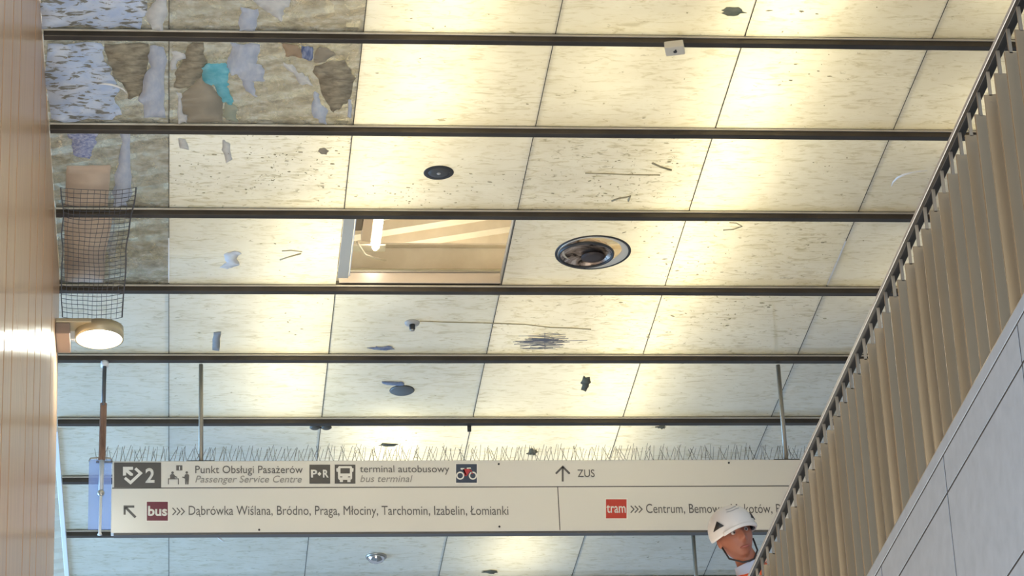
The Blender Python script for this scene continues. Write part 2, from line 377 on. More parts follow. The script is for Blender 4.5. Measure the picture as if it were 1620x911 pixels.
p = at(938, 399); ZD = ZC
e = empty('recessed_downlight', (p.x, p.y, ZD), 'large broken round downlight with a chrome ring beside the open hatch', 'ceiling light')
bm = NB(); lathe(bm, (p.x, p.y, ZD), [(.252, -.003), (.262, -.008), (.272, -.004), (.272, -.0005), (.252, -.0005), (.252, -.003)], 64); obj('seal', bm, DARK, e, True)
bm = NB(); lathe(bm, (p.x, p.y, ZD), [(.205, .012), (.250, -.006), (.254, -.004), (.254, -.001), (.250, .003), (.212, .030), (.205, .012)], 64); obj('chrome_ring', bm, mat('aged_chrome', (.80, .76, .66), .35, .5), e, True)
q0 = (p.x-.048, p.y+.012, ZD)
bm = NB(); lathe(bm, q0, [(.202, -.012), (.200, -.024), (.190, -.026), (.184, -.014), (.190, .0), (.202, -.012)], 64); obj('inner_rim', bm, DARK, e, True)
# shallow reflector dish, its lining scorched brown with torn silver foil
bm = NB(); lathe(bm, q0, [(.186, -.012), (.165, .012), (.12, .034), (.06, .044), (0, .046), (0, .056), (.07, .054), (.14, .044), (.18, .022), (.196, -.010), (.186, -.012)], 64)
fm = mat('scorched_foil', (.3, .25, .2), .3, .5); b = fm.node_tree.nodes['Principled BSDF']
L(fm, ramp(fm, tex(fm, 6, (1, 3, 1), 6, .6, 'Object', 1.0), [(.40, (.04, .03, .022)), (.46, (.30, .23, .18)), (.58, (.46, .37, .31)), (.66, (.75, .68, .62))]), b.inputs['Base Color'])
obj('reflector', bm, fm, e, False, loc=(p.x, p.y, ZD))
bm = NB(); lathe(bm, (p.x+.01, p.y+.09, ZD-.004), [(0, -.004), (.05, -.002), (.085, .006), (.085, .012), (.08, .004), (0, .002)], 40); obj('burnt_lamp_plate', bm, mat('burnt', (.05, .038, .036), .5), e, True)
bm = NB(); tube(bm, [(p.x+.01, p.y+.09, ZD-.004), (p.x+.01, p.y+.09, ZD+.036)], .02, 12); obj('lamp_stem', bm, DARK, e, True)

p = at(652, 510)
e = empty('smoke_detector', (p.x, p.y, ZC), 'small grey ceiling sensor with a dark stub, at the end of the long loose wire', 'sensor')
bm = NB(); lathe(bm, (p.x, p.y, ZC), [(0, -.020), (.035, -.020), (.052, -.014), (.056, -.004), (.056, 0), (0, 0)], 40); obj('base', bm, GREYP, e, True)
bm = NB(); lathe(bm, (p.x, p.y, ZC), [(0, -.060), (.016, -.060), (.022, -.054), (.022, -.018), (0, -.018)], 24); obj('stub', bm, DARK, e, True)
bm = NB(); lathe(bm, (p.x, p.y, ZC), [(0, -.066), (.018, -.066), (.018, -.060), (0, -.060)], 24); obj('tip', bm, STEEL, e, True)

p = at(636, 617)
e = empty('cover_disc', (p.x, p.y, ZC), 'flat dark grey cover disc on the glass just above the hanging sign rows', 'cover disc')
bm = NB(); lathe(bm, (p.x, p.y, ZC), [(0, -.012), (.086, -.012), (.092, -.008), (.092, 0), (0, 0)], 48); obj('plate', bm, mat('disc_grey', (.14, .145, .14), .45), e, True)
bm = NB(); lathe(bm, (p.x, p.y, ZC), [(.092, -.004), (.097, -.004), (.097, 0), (.092, 0), (.092, -.004)], 48); obj('rim', bm, DARK, e, True)

p = at(595, 880)
e = empty('dome_camera', (p.x, p.y, ZC), 'shiny chrome dome camera on the ceiling under the hanging sign', 'camera')
bm = NB(); lathe(bm, (p.x, p.y, ZC), [(0, -.062), (.03, -.060), (.058, -.048), (.076, -.026), (.080, -.014), (0, -.014)], 40); obj('dome', bm, CHROME, e, True)
bm = NB(); lathe(bm, (p.x, p.y, ZC), [(.080, -.016), (.092, -.012), (.094, 0), (0, 0)], 40); obj('base', bm, STEEL, e, True)

# little white box on the topmost beam
e = empty('control_box', (3.115, Y0+.015, ZC-.056), 'small off-white box with a keyhole fixed under the topmost beam', 'control box')
bm = NB(); box(bm, (3.055, Y0-.045, ZC-.105), (3.175, Y0+.065, ZC-.056), .006)
bmesh.ops.rotate(bm, cent=Vector((3.115, Y0+.01, ZC-.08)), matrix=Matrix.Rotation(math.radians(-14), 3, 'Z'), verts=bm.verts)
obj('housing', bm, mat('box_white', (.62, .58, .48), .5), e)
bm = NB(); lathe(bm, (3.118, Y0+.012, ZC-.105), [(0, -.004), (.012, -.004), (.012, .002), (0, .002)], 20); box(bm, (3.113, Y0-.012, ZC-.108), (3.123, Y0+.012, ZC-.104)); obj('keyhole', bm, DARK, e)
# fittings under the sixth beam
y5 = Y0+6*PW-.0
yb = Y0+PW*5
e = empty('pipe_clip', (1.165, yb+.19, ZC), 'pair of small dark oval clips under the glass, just above the spikes', 'clip')
for dx in (-.045, .045):
    bm = NB(); lathe(bm, (1.165+dx, yb+.19, ZC), [(0, -.018), (.03, -.016), (.042, -.008), (.042, 0), (0, 0)], 24); obj('cup', bm, mat('clip_olive', (.09, .08, .06), .5), e, True)
bm = NB(); box(bm, (1.13, yb+.183, ZC-.012), (1.20, yb+.197, ZC)); obj('bar', bm, DARK, e)
e = empty('hook_bracket', (2.335, yb+.06, ZC-.02), 'small dark bracket hanging under the sixth beam above the bicycle symbol', 'bracket')
bm = NB(); box(bm, (2.322, yb+.045, ZC-.10), (2.352, yb+.062, ZC-.004), .003); obj('plate', bm, DARK, e)
bm = NB(); box(bm, (2.300, yb+.046, ZC-.035), (2.352, yb+.070, ZC-.004), .003); obj('clamp', bm, DARK, e)

# ------------------------------------------------------------------ wall lamp with its bird netting
lc = Vector((-.513, 20.195, 10.95))
e = empty('wall_lamp', (lc.x, lc.y, lc.z), 'round drum lamp with a glowing white disc mounted on the wooden wall', 'lamp')
DRUM = mat('drum_beige', (.52, .45, .30), .35, .3)
bm = NB(); lathe(bm, lc, [(.158, .0), (.168, .0), (.168, .085), (.0, .085), (0, .075), (.158, .075), (.158, 0)], 56); obj('drum', bm, DRUM, e, True)
bm = NB(); lathe(bm, lc, [(0, -.006), (.10, -.004), (.156, .004), (.156, .03), (0, .03)], 56); obj('diffuser', bm, mat('lamp_glow', (1, 1, 1), .4, 0, 9, (.95, 1.0, .88)), e, True)
bm = NB(); box(bm, (WX+.001, lc.y-.17, lc.z+.055), (lc.x-.05, lc.y+.05, lc.z+.086), .006); obj('arm', bm, DRUM, e)
bm = NB(); box(bm, (WX+.001, lc.y-.16, lc.z-.03), (WX+.10, lc.y+.16, lc.z+.054), .006); obj('wall_plate', bm, mat('plate_brown', (.33, .25, .2), .45), e)
bm = NB(); box(bm, (lc.x-.20, lc.y-.02, lc.z-.01), (lc.x-.165, lc.y+.01, lc.z+.06), .003); obj('catch', bm, WHITE, e)
l = bpy.data.lights.new('lamp_light', 'AREA'); l.shape = 'DISK'; l.size = .3; l.energy = 14; l.color = (.95, 1, .88)
lo_ = bpy.data.objects.new('lamp_light', l); COL.objects.link(lo_); lo_.location = (lc.x, lc.y, lc.z-.012); 
# bird net rising from the lamp to the ceiling
def net():
    bm = NB(); nu, nv = 12, 30
    def P(u, v):
        top = 1-v                                 # v 0 at the lamp, 1 at the ceiling
        y = lc.y-.15-(.95*v**1.15); z = lc.z+.10+(ZC-.05-lc.z-.10)*v**.8
        xa, xb = -.765+.02*v, -.355+.10*v**1.5
        x = xa+(xb-xa)*u
        d = noise.noise(Vector((u*3, v*5, 1.3)))*.018
        return Vector((x+d, y+.05*math.sin(u*3.1)-.03*abs(d)*10, min(z+d*.6, ZC-.048)))
    for i in range(nu+1): tube(bm, [P(i/nu, k/40) for k in range(41)], .0020, 4, False)
    for j in range(nv+1): tube(bm, [P(k/18, j/nv) for k in range(19)], .0020, 4, False)
    tube(bm, [P(1, k/40) for k in range(41)], .005, 6); tube(bm, [P(0, k/40) for k in range(41)], .004, 6)
    return bm
o = obj('bird_net', net(), mat('net_grey', (.07, .075, .09), .6))
tag(o, 'dark knotted bird net draped from the round wall lamp up to the glass', 'bird net')

# ------------------------------------------------------------------ loose sheets and scraps seen on the glass
def scrap(name, label, cat, pts, m, z=ZC+.016, th=.003, crump=.006, group=None, seed=1):
    if z > ZC: z = ZC-.010-max(0, .026-(z-ZC))*.7
    bm = NB(); vs = [bm.verts.new(onz(x, y, z)) for x, y in pts]
    f = bm.faces.new(vs); f.normal_update()
    bmesh.ops.subdivide_edges(bm, edges=bm.edges[:], cuts=4)
    jit = .035 if crump > .0025 else .008
    for v in bm.verts:
        v.co.x += jit*(noise.noise(v.co*7+Vector((seed, 3, 0)))+.5*noise.noise(v.co*25+Vector((seed, 9, 0)))); v.co.y += jit*2*(noise.noise(v.co*6+Vector((5, seed, 0)))+.5*noise.noise(v.co*22+Vector((2, seed, 0))))
    bmesh.ops.triangulate(bm, faces=bm.faces[:])
    bmesh.ops.subdivide_edges(bm, edges=bm.edges[:], cuts=1, use_grid_fill=True, smooth=0)
    for v in bm.verts:
        v.co.z -= crump*abs(noise.noise(v.co*9+Vector((seed, 0, 0))))
        v.co.x += crump*.6*noise.noise(v.co*16+Vector((0, seed, 0))); v.co.y += crump*noise.noise(v.co*14+Vector((0, 0, seed)))
    bmesh.ops.recalc_face_normals(bm, faces=bm.faces)
    r = bmesh.ops.extrude_face_region(bm, geom=bm.faces[:]); bmesh.ops.translate(bm, vec=(0, 0, th), verts=[v for v in r['geom'] if isinstance(v, bmesh.types.BMVert)])
    bmesh.ops.recalc_face_normals(bm, faces=bm.faces)
    c = sum((v.co for v in bm.verts), Vector())/len(bm.verts); c.z = z
    return tag(obj(name, bm, m, None, True, loc=c), label, cat, group or ('dirt flakes on the opal glass' if cat == 'dirt flake' else 'torn scraps hanging under the glass'))
def sheet_mat(name, c1, c2, scale=9, spots=None, sc3=(1, 1, 1), trans=.45):
    m = bpy.data.materials.new(name); m.use_nodes = True; nt = m.node_tree; nt.nodes.clear(); out = N(m, 'ShaderNodeOutputMaterial')
    c = ramp(m, tex(m, scale, sc3, 6, .6, 'Object', .5), [(.36, c1), (.64, c2)])
    if spots:
        s = ramp(m, tex(m, scale*1.6, (1, 2.4, 1), 5, .6, 'Object', .8), [(.54, (0, 0, 0)), (.59, (1, 1, 1))])
        c = mixcol(m, s, c, spots)
    di = N(m, 'ShaderNodeBsdfDiffuse'); L(m, c, di.inputs[0]); tl = N(m, 'ShaderNodeBsdfTranslucent'); L(m, c, tl.inputs[0])
    mx = N(m, 'ShaderNodeMixShader'); mx.inputs[0].default_value = trans; L(m, di.outputs[0], mx.inputs[1]); L(m, tl.outputs[0], mx.inputs[2]); L(m, mx.outputs[0], out.inputs[0]); return m
FILM = sheet_mat('blue_film', (.64, .75, .94), (.84, .89, .98), 6, (.36, .36, .33))
FILM2 = sheet_mat('pale_film', (.60, .66, .78), (.74, .78, .86), 8, None, (3, 1, 1))
TURQ = sheet_mat('turquoise', (.22, .62, .74), (.40, .78, .88), 12)
PAPER = sheet_mat('paper', (.72, .74, .76), (.86, .87, .88), 10)
CARD = sheet_mat('grey_card', (.46, .43, .36), (.54, .50, .42), 4, None, (1, 1, 1), .4)
BROWN = sheet_mat('brown_rag', (.34, .31, .25), (.62, .58, .47), 11, None, (1, 1.6, 1), .45)
NAVY = sheet_mat('navy_strip', (.16, .22, .42), (.55, .62, .80), 9, None, (6, 1, 1), .4)
BOARD = sheet_mat('pinkish_board', (.74, .63, .53), (.82, .71, .60), 5, None, (1, 1, 1), .45)
GREEN = sheet_mat('greenish_card', (.40, .46, .38), (.48, .52, .44), 5, None, (1, 1, 1), .2)
UP = ZC+.011                                   # the top face of the glass
scrap('plastic_film', 'pale blue plastic film speckled with dark dirt above the topmost beam by the wooden wall', 'plastic film', [(66, 0), (155, -6), (235, -2), (232, 20), (222, 43), (66, 43)], FILM, seed=2)
scrap('plastic_film', 'pale blue dirt-specked plastic film between the first two beams beside the wooden wall', 'plastic film', [(72, 70), (160, 68), (166, 96), (182, 122), (186, 150), (196, 175), (178, 188), (80, 190)], FILM, z=ZC+.006, seed=5)
scrap('plastic_film', 'crumpled white plastic film hanging over the first seam above the topmost beam', 'plastic film', [(246, 0), (262, 0), (263, 44), (243, 44), (235, 22)], PAPER, seed=8)
scrap('plastic_film', 'torn grey film tongue along the first seam between the first two beams', 'plastic film', [(236, 74), (262, 74), (264, 190), (224, 190), (222, 150), (232, 115)], FILM2, z=ZC+.006, seed=3)
scrap('brown_rag', 'brown crumpled rag lying on the glass beside the blue film below the topmost beam', 'rag', [(168, 68), (236, 70), (232, 118), (222, 150), (205, 156), (188, 128), (168, 100)], BROWN, z=ZC+.026, crump=.0026, seed=6)
scrap('turquoise_cloth', 'bright turquoise cloth scrap lying on the bare glass below the topmost beam', 'cloth scrap', [(323, 110), (330, 107), (344, 105), (358, 100), (361, 115), (362, 130), (356, 141), (366, 158), (369, 170), (358, 164), (349, 158), (340, 145), (331, 128)], TURQ, z=ZC+.002, crump=.003, seed=9)
scrap('paper_flap', 'white crumpled paper flap just beyond the first seam below the topmost beam', 'paper scrap', [(270, 82), (282, 80), (290, 86), (280, 105), (272, 110)], PAPER, z=ZC+.004, seed=11)
scrap('cardboard_piece', 'large flat grey-brown cardboard piece beside the turquoise cloth', 'cardboard', [(288, 148), (322, 118), (352, 160), (352, 193), (294, 193), (284, 165)], CARD, z=ZC+.020, crump=.002, seed=12)
scrap('brown_bag', 'tan crumpled bag above the grey cardboard, below the topmost beam', 'bag scrap', [(285, 96), (300, 72), (322, 74), (330, 104), (322, 116), (296, 140), (276, 138), (274, 118)], BROWN, seed=14)
scrap('paper_strip', 'narrow pale paper strip standing beside the grey cardboard near the second beam', 'paper scrap', [(283, 148), (290, 148), (291, 172), (297, 180), (295, 193), (283, 193)], PAPER, z=ZC+.014, seed=15)
scrap('greenish_card', 'pale greenish card tucked under the turquoise cloth near the second beam', 'cardboard', [(352, 166), (372, 172), (376, 193), (354, 193)], GREEN, seed=16)
scrap('film_strip', 'long pale lilac film strip between the turquoise cloth and second beam', 'film strip', [(362, 70), (406, 70), (404, 98), (414, 112), (418, 124), (400, 130), (409, 148), (390, 142), (378, 126), (368, 122), (362, 100)], FILM2, seed=17)
scrap('film_strip', 'pale blue film strip hanging above the topmost beam', 'film strip', [(378, 6), (404, 8), (408, 48), (380, 48)], FILM2, seed=18)
scrap('crumpled_film', 'crumpled white film hanging from the top edge above the topmost beam', 'plastic film', [(404, -4), (456, -4), (450, 22), (444, 34), (432, 28), (418, 18)], PAPER, z=ZC+.0125, seed=19)
scrap('white_sliver', 'white torn sliver of film in the last bare glass panel', 'film strip', [(450, 101), (462, 104), (470, 115), (480, 118), (493, 134), (478, 134), (466, 124)], PAPER, z=ZC+.0125, crump=.003, seed=20)
scrap('grey_leaf', 'dark grey leaf-shaped scrap beside the blue strip, below the topmost beam', 'scrap', [(494, 84), (502, 76), (515, 78), (528, 88), (516, 100), (504, 103), (495, 98)], CARD, z=ZC+.0125, seed=21)
scrap('navy_strip', 'navy blue and white striped strip just below the topmost beam', 'strip', [(472, 72), (494, 72), (494, 94), (478, 92)], NAVY, z=ZC+.014, seed=22)
scrap('tan_patch', 'orange-tan paper patch just below the topmost beam beside the navy strip', 'paper scrap', [(444, 70), (472, 71), (474, 92), (452, 88)], sheet_mat('tan_paper', (.55, .44, .33), (.62, .52, .40), 7), z=ZC+.016, seed=23)
scrap('lilac_film', 'pale lilac film flap at the second beam in the last bare glass panel', 'plastic film', [(497, 142), (504, 150), (510, 168), (519, 174), (519, 194), (500, 194), (497, 170)], FILM2, z=ZC+.015, seed=24)
scrap('film_strip', 'thin whitish strip along the last bare panel edge near the second beam', 'film strip', [(551, 158), (557, 158), (556, 186), (550, 184)], FILM2, z=ZC+.013, crump=.002, seed=25)
scrap('brown_rag', 'brown rag spread across the last bare glass panel below the grey leaf', 'rag', [(498, 106), (548, 92), (560, 120), (552, 160), (530, 176), (510, 150)], BROWN, z=ZC+.026, crump=.0026, seed=26)
scrap('netting_scrap', 'crumpled white and blue netting scrap under the second beam beside the wooden wall', 'netting', [(106, 212), (156, 212), (154, 232), (142, 250), (122, 248), (110, 230)], sheet_mat('blue_net', (.30, .36, .62), (.75, .78, .90), 40, None, (1, 1, 1)), z=ZC+.0125, seed=27)
scrap('film_strip', 'grey film curtain near the first seam below the second beam', 'film strip', [(192, 212), (206, 212), (208, 300), (202, 326), (176, 326), (184, 270)], FILM2, z=ZC+.014, seed=28)
scrap('cardboard_piece', 'pinkish board on the glass behind the bird net above the third beam', 'board', [(106, 262), (176, 262), (170, 326), (102, 326)], BOARD, z=ZC+.017, crump=.002, seed=29)
scrap('cardboard_piece', 'pinkish board on the glass behind the bird net below the third beam', 'board', [(101, 344), (178, 342), (168, 400), (165, 446), (103, 446)], BOARD, z=ZC+.015, crump=.002, seed=30)
scrap('paper_flap', 'small pale blue paper tab just past the first seam below the second beam', 'paper scrap', [(283, 220), (294, 220), (298, 236), (284, 234)], PAPER, z=ZC-.004, th=.002, crump=.002, seed=31)
scrap('paper_flap', 'white crumpled paper scrap on the opal glass before the open hatch', 'paper scrap', [(344, 424), (360, 414), (352, 404), (368, 399), (384, 401), (375, 410), (376, 418), (358, 426)], PAPER, z=ZC-.005, th=.003, seed=32)
scrap('grey_tape', 'short grey tape strip on the glass beside the round wall lamp row', 'tape', [(338, 526), (350, 525), (346, 555), (335, 554)], sheet_mat('tape', (.40, .43, .45), (.48, .50, .52), 8), z=ZC-.003, th=.002, crump=.001, seed=33)
scrap('paper_flap', 'pale torn scrap hanging in the row below the second beam before the speaker', 'paper scrap', [(354, 224), (362, 232), (368, 250), (358, 256), (352, 244)], PAPER, z=ZC-.004, th=.002, crump=.003, seed=34)
# curved white slivers
def sliver(label, pts, w):
    bm = NB(); P = [onz(x, y, ZC-.05) for x, y in pts]
    n = len(P); tube(bm, P, [w*math.sin(math.pi*(k+.35)/(n-.3)) for k in range(n)], 8)
    return tag(obj('plastic_sliver', bm, mat('sliver_white', (.88, .88, .86), .3), None, True), label, 'plastic sliver', 'white plastic slivers')
sliver('curved white plastic sliver stuck to the bare glass beside the wooden wall', [(156, 133), (165, 132.5), (175, 133.5), (186, 136.5), (195, 141), (201, 148)], .008)
sliver('curved white plastic sliver stuck to the glass beside the sloping handrail', [(1410, 295), (1413, 288), (1420, 281), (1430, 276), (1445, 272), (1467, 269.5)], .008)
sliver('tiny white plastic sliver just under the sign bottom edge', [(344, 850), (348, 852), (352, 855), (354, 857)], .010)
# dark flat scraps on the opal glass that read as shapes of their own
FLAKE = noisy('dirt_olive', (.30, .27, .17), (.42, .38, .26), 12, .8)
def stick(name, label, pts, w):
    bm = NB(); tube(bm, [onz(x, y, ZC-.004) for x, y in pts], w, 6)
    return tag(obj(name, bm, FLAKE, None, True), label, 'wire' if 'wire' in name else 'twig', None if 'wire' in name else 'twigs on the opal glass')
stick('twig', 'long thin twig on the opal glass in the row above the round downlight', [(926, 274), (960, 275), (1000, 276.5), (1044, 277)], .004)
stick('twig', 'short thick twig just above the long thin twig end', [(1032, 258), (1045, 264), (1062, 269)], .008)
stick('twig', 'hooked twig below the long thin twig', [(968, 318), (978, 314), (990, 312), (997, 310), (994, 318)], .007)
stick('twig', 'curled twig on the glass below the third beam past the round downlight', [(1144, 364), (1160, 363), (1174, 358), (1165, 353), (1154, 352)], .004)
stick('twig', 'forked pair of thin twigs on the glass before the open hatch, upper one', [(446, 397), (460, 396), (478, 398)], .004)
stick('twig', 'tapering twig under the thin one on the glass before the open hatch', [(443, 411), (458, 406), (476, 401)], .006)
DARKFL = noisy('dark_dirt', (.09, .08, .045), (.16, .14, .085), 12, .8)
def blot(label, cx, cy, rx, ry, seed, m=DARKFL, name='dirt_or_shadow_flake'):  # dirt flakes, and one shadow painted as a flake
    rnd = random.Random(seed); pts = []
    for k in range(16):
        a = 2*math.pi*k/16; q = .55+.6*rnd.random(); pts.append((cx+rx*q*math.cos(a), cy+ry*q*math.sin(a)))
    return scrap(name, label, 'dirt flake', pts, m, z=ZC-.007, th=.003, crump=.002, seed=seed)
blot('dark grey torn flake in the row below the second beam before the speaker', 513, 240, 10, 5, 41, CARD)
blot('dark splattered flake on the opal glass above the upward arrow and sign', 926, 606, 9, 14, 42)
blot('olive painted shadow on the glass by the topmost picture edge above the white box', 1160, 18, 24, 7, 43, noisy('green_shadow', (.20, .22, .14), (.30, .31, .22), 9, .8))  # shadow of an object above the pane, put into this flake's colour
blot('bluish scrap hanging beside the flat dark cover disc', 622, 607, 22, 4, 44, sheet_mat('blue_scrap', (.30, .33, .42), (.45, .48, .55), 20))
blot('bluish frayed scrap lying along the fifth beam below the ceiling sensor', 604, 551, 26, 4, 45, sheet_mat('blue_scrap', (.26, .28, .40), (.45, .48, .55), 20))
blot('bird shaped dark flake among the spikes above the sign', 842, 715, 9, 5, 46)
blot('brown flake above the spikes, between the clips and the bracket', 612, 704, 17, 3, 47)
blot('dark flake below the spikes row beam, above the tram symbol', 1046, 676, 9, 3, 48)
blot('dark flake on the glass under the sign, past the dome camera', 776, 905, 16, 3, 49)
stick('loose_wire', 'long thin loose wire running sideways from the small ceiling sensor', [(664, 508), (700, 509.5), (770, 511), (830, 513), (870, 518), (905, 519), (935, 521)], .004)
bm = NB(); rw = random.Random(11)
tube(bm, [onz(862, q_, ZC-.012) for q_ in (527, 535, 543, 552)], .003, 5)
for _ in range(46):
    x0_, y0_ = rw.gauss(862, 12), min(551, max(528, rw.gauss(540, 6))); ln = rw.uniform(30, 60)
    tube(bm, [onz(x0_-ln/2, y0_+rw.uniform(-1.5, 1.5), ZC-.011-rw.random()*.01), onz(x0_, y0_+rw.uniform(-1.5, 1.5), ZC-.013-rw.random()*.008), onz(x0_+ln/2, y0_+rw.uniform(-1.5, 1.5), ZC-.011-rw.random()*.01)], .0022, 4)
tag(obj('netting_scrap', bm, mat('scrap_blue', (.20, .215, .25), .7)), 'tangled blue-grey netting scrap on the glass between sensor and fifth beam', 'netting')
# scattered specks nobody could count
def flakes():
    bm = NB(); rnd = random.Random(3)
    def fl(x, y, s):
        c = onz(x, y, ZC-.008)
        if c.x < -.75 or c.y > 27: return
        fy = ((c.y-Y0) % PW)
        if fy < .06 or fy > 1.16: return
        a = rnd.random()*6.28; k = rnd.choice((4, 5, 6)); el = rnd.uniform(1, 3.2)
        vs = []
        for i in range(k):
            t = 2*math.pi*i/k; q = s*rnd.uniform(.6, 1.1); u, v = q*el*math.cos(t), q*math.sin(t)
            vs.append(c+Vector((u*math.cos(a)-v*math.sin(a)*.8, u*math.sin(a)*.5+v*math.cos(a), 0)))
        b0 = [bm.verts.new(v) for v in vs]; b1 = [bm.verts.new(v+Vector((0, 0, .0028))) for v in vs]
        bm.faces.new(b0[::-1]); bm.faces.new(b1)
        for i in range(k): bm.faces.new((b0[i], b0[(i+1) % k], b1[(i+1) % k], b1[i]))
    for cx, cy, sx, sy, n, s in [(440, 270, 90, 40, 95, .0075), (640, 305, 60, 22, 40, .009), (980, 300, 70, 25, 45, .008), (1010, 260, 60, 18, 25, .007), (1100, 420, 90, 25, 35, .008),
                                 (1030, 360, 40, 20, 15, .008), (1130, 500, 70, 30, 25, .011), (1220, 480, 70, 35, 12, .010), (1000, 500, 60, 30, 10, .009), (620, 715, 110, 20, 22, .009),
                                 (300, 275, 40, 30, 20, .007), (460, 400, 60, 40, 15, .007), (700, 400, 1, 1, 0, .01), (900, 150, 300, 40, 14, .006), (1270, 130, 60, 40, 14, .009),
                                 (1250, 30, 120, 25, 10, .008), (1330, 400, 60, 30, 6, .008), (660, 430, 1, 1, 0, .01), (1040, 880, 80, 30, 14, .010), (480, 510, 60, 40, 8, .009), (1270, 260, 100, 30, 14, .007),
                                 (690, 30, 120, 20, 8, .006), (900, 260, 90, 40, 20, .006), (770, 290, 60, 30, 18, .008)]:
        for _ in range(n): fl(rnd.gauss(cx, sx*.6), rnd.gauss(cy, sy*.6), s*rnd.choice((.25, .3, .4, .5, .7, 1.0)))
    return bm
tag(obj('dirt_specks', flakes(), FLAKE), 'small dark dirt specks scattered over the opal glass ceiling', 'dirt', None, 'stuff')

# ------------------------------------------------------------------ hanging sign
SY = 21.94
SX0, SX1, SZ0, SZM, SZ1 = -.452, 5.28, 10.198, 10.556, 10.766
sign = empty('hanging_sign', (2.41, SY, SZ0), 'long white direction sign with bus and tram lines, hung on two steel rods', 'direction sign')
bm = NB(); box(bm, (SX0, SY, SZ0), (SX1, SY+.07, SZM-.008), .003); obj('lower_board', bm, SIGNW, sign)
bm = NB(); box(bm, (SX0+.005, SY+.001, SZM), (SX1, SY+.07, SZ1), .003); obj('upper_board', bm, SIGNW, sign)
bm = NB(); box(bm, (SX0+.005, SY+.004, SZM-.008), (SX1, SY+.065, SZM)); obj('joint_strip', bm, SIGND, sign)
bm = NB(); box(bm, (SX0+.02, SY+.004, SZ0-.016), (SX1, SY+.066, SZ0)); obj('dark_underside_strip', bm, SIGND, sign)  # added dark strip, covers the lit underside of the sign
bm = NB(); box(bm, (2.859, SY-.001, SZ0+.004), (2.866, SY+.01, SZM-.009)); obj('joint_strip', bm, SIGND, sign)
for rx in (.206, 4.623):
    bm = NB(); tube(bm, [(rx, SY+.035, SZ1+.006), (rx, SY+.035, ZC-.05)], .017, 14); rd = obj('hanger_rod', bm, STEELD, sign, True)
    bm = NB(); box(bm, (rx-.10, SY+.01, SZ1-.001), (rx+.10, SY+.06, SZ1+.010), .002); obj('foot_plate', bm, DARK, rd)
for q in ((410, 838), (790, 833), (789, 734), (1153, 732)):
    c = ony(*q, SY); bm = NB(); bmesh.ops.create_uvsphere(bm, u_segments=10, v_segments=6, radius=.008); bmesh.ops.translate(bm, vec=(c.x, SY-.001, c.z), verts=bm.verts); obj('screw', bm, DARK, sign, True)
# bird spikes along the top edge
rnd = random.Random(5)
SPIKE = mat('spike_steel', (.20, .19, .16), .4, .7)
x = SX0-.12
while x < SX1-.05:
    xe = min(x+.33, SX1)
    bm = NB(); box(bm, (x+.004, SY+.015, SZ1-.001), (xe-.004, SY+.04, SZ1+.006))
    k = 0; q = x+.012
    while q < xe-.01:
        for lean in ((-.03, .02), (.035, -.02), (.0, .035))[k % 3:k % 3+1]+((.03, 0.0),):
            h = rnd.uniform(.095, .135); a = Vector((q, SY+.028, SZ1+.005))
            tube(bm, [a, a+Vector((lean[0]+rnd.uniform(-.02, .02), lean[1]+rnd.uniform(-.02, .02), h))], .0022, 4, False)
        q += .034; k += 1
    obj('spike_strip', bm, SPIKE, sign)
    x = xe
# clear end pane
EP = bpy.data.materials.new('acrylic'); EP.use_nodes = True; nt = EP.node_tree; nt.nodes.clear()
out = N(EP, 'ShaderNodeOutputMaterial'); a1 = N(EP, 'ShaderNodeBsdfTransparent'); a1.inputs[0].default_value = (.80, .88, 1, 1); a2 = N(EP, 'ShaderNodeBsdfDiffuse'); a2.inputs[0].default_value = (.55, .66, .95, 1)
a3 = N(EP, 'ShaderNodeMixShader'); a3.inputs[0].default_value = .35; L(EP, a1.outputs[0], a3.inputs[1]); L(EP, a2.outputs[0], a3.inputs[2]); L(EP, a3.outputs[0], out.inputs[0])
bm = NB(); box(bm, (-.62, SY+.02, 10.235), (SX0-.002, SY+.03, 10.79), .002); ep = obj('end_pane', bm, EP, sign)
bm = NB(); tube(bm, [(-.62, SY+.025, 10.775), (-.61, SY+.025, 10.80), (-.54, SY+.025, 10.806), (-.46, SY+.025, 10.80), (-.45, SY+.025, 10.775)], .006, 8); obj('pane_edge', bm, STEELD, ep)

# --- writing and symbols on the sign
def S(px, py): return ony(px, py, SY-.001)
def flat(name, polys, m, parent, d=0.0, th=.0015):
    """polygons of pixel points laid on the sign face at their real place, th thick"""
    bm = NB()
    for poly in polys:
        vs = []
        for px, py in poly:
            c = S(px, py); vs.append(bm.verts.new((c.x, SY-.0005-d, c.z)))
        f = bm.faces.new(vs); r = bmesh.ops.extrude_face_region(bm, geom=[f])
        bmesh.ops.translate(bm, vec=(0, -th, 0), verts=[v for v in r['geom'] if isinstance(v, bmesh.types.BMVert)])
    bmesh.ops.recalc_face_normals(bm, faces=bm.faces)
    return obj(name, bm, m, parent)
def rect(x0, y0, x1, y1): return [(x0, y0), (x1, y0), (x1, y1), (x0, y1)]
def circ(cx, cy, r, n=20, r2=None): return [(cx+r*math.cos(2*math.pi*k/n), cy+(r2 or r)*math.sin(2*math.pi*k/n)) for k in range(n)]
def ringp(cx, cy, r1, r2, n=20):
    out = []
    for k in range(n):
        a, b = 2*math.pi*k/n, 2*math.pi*(k+1)/n
        out.append([(cx+r1*math.cos(a), cy+r1*math.sin(a)), (cx+r1*math.cos(b), cy+r1*math.sin(b)), (cx+r2*math.cos(b), cy+r2*math.sin(b)), (cx+r2*math.cos(a), cy+r2*math.sin(a))])
    return out
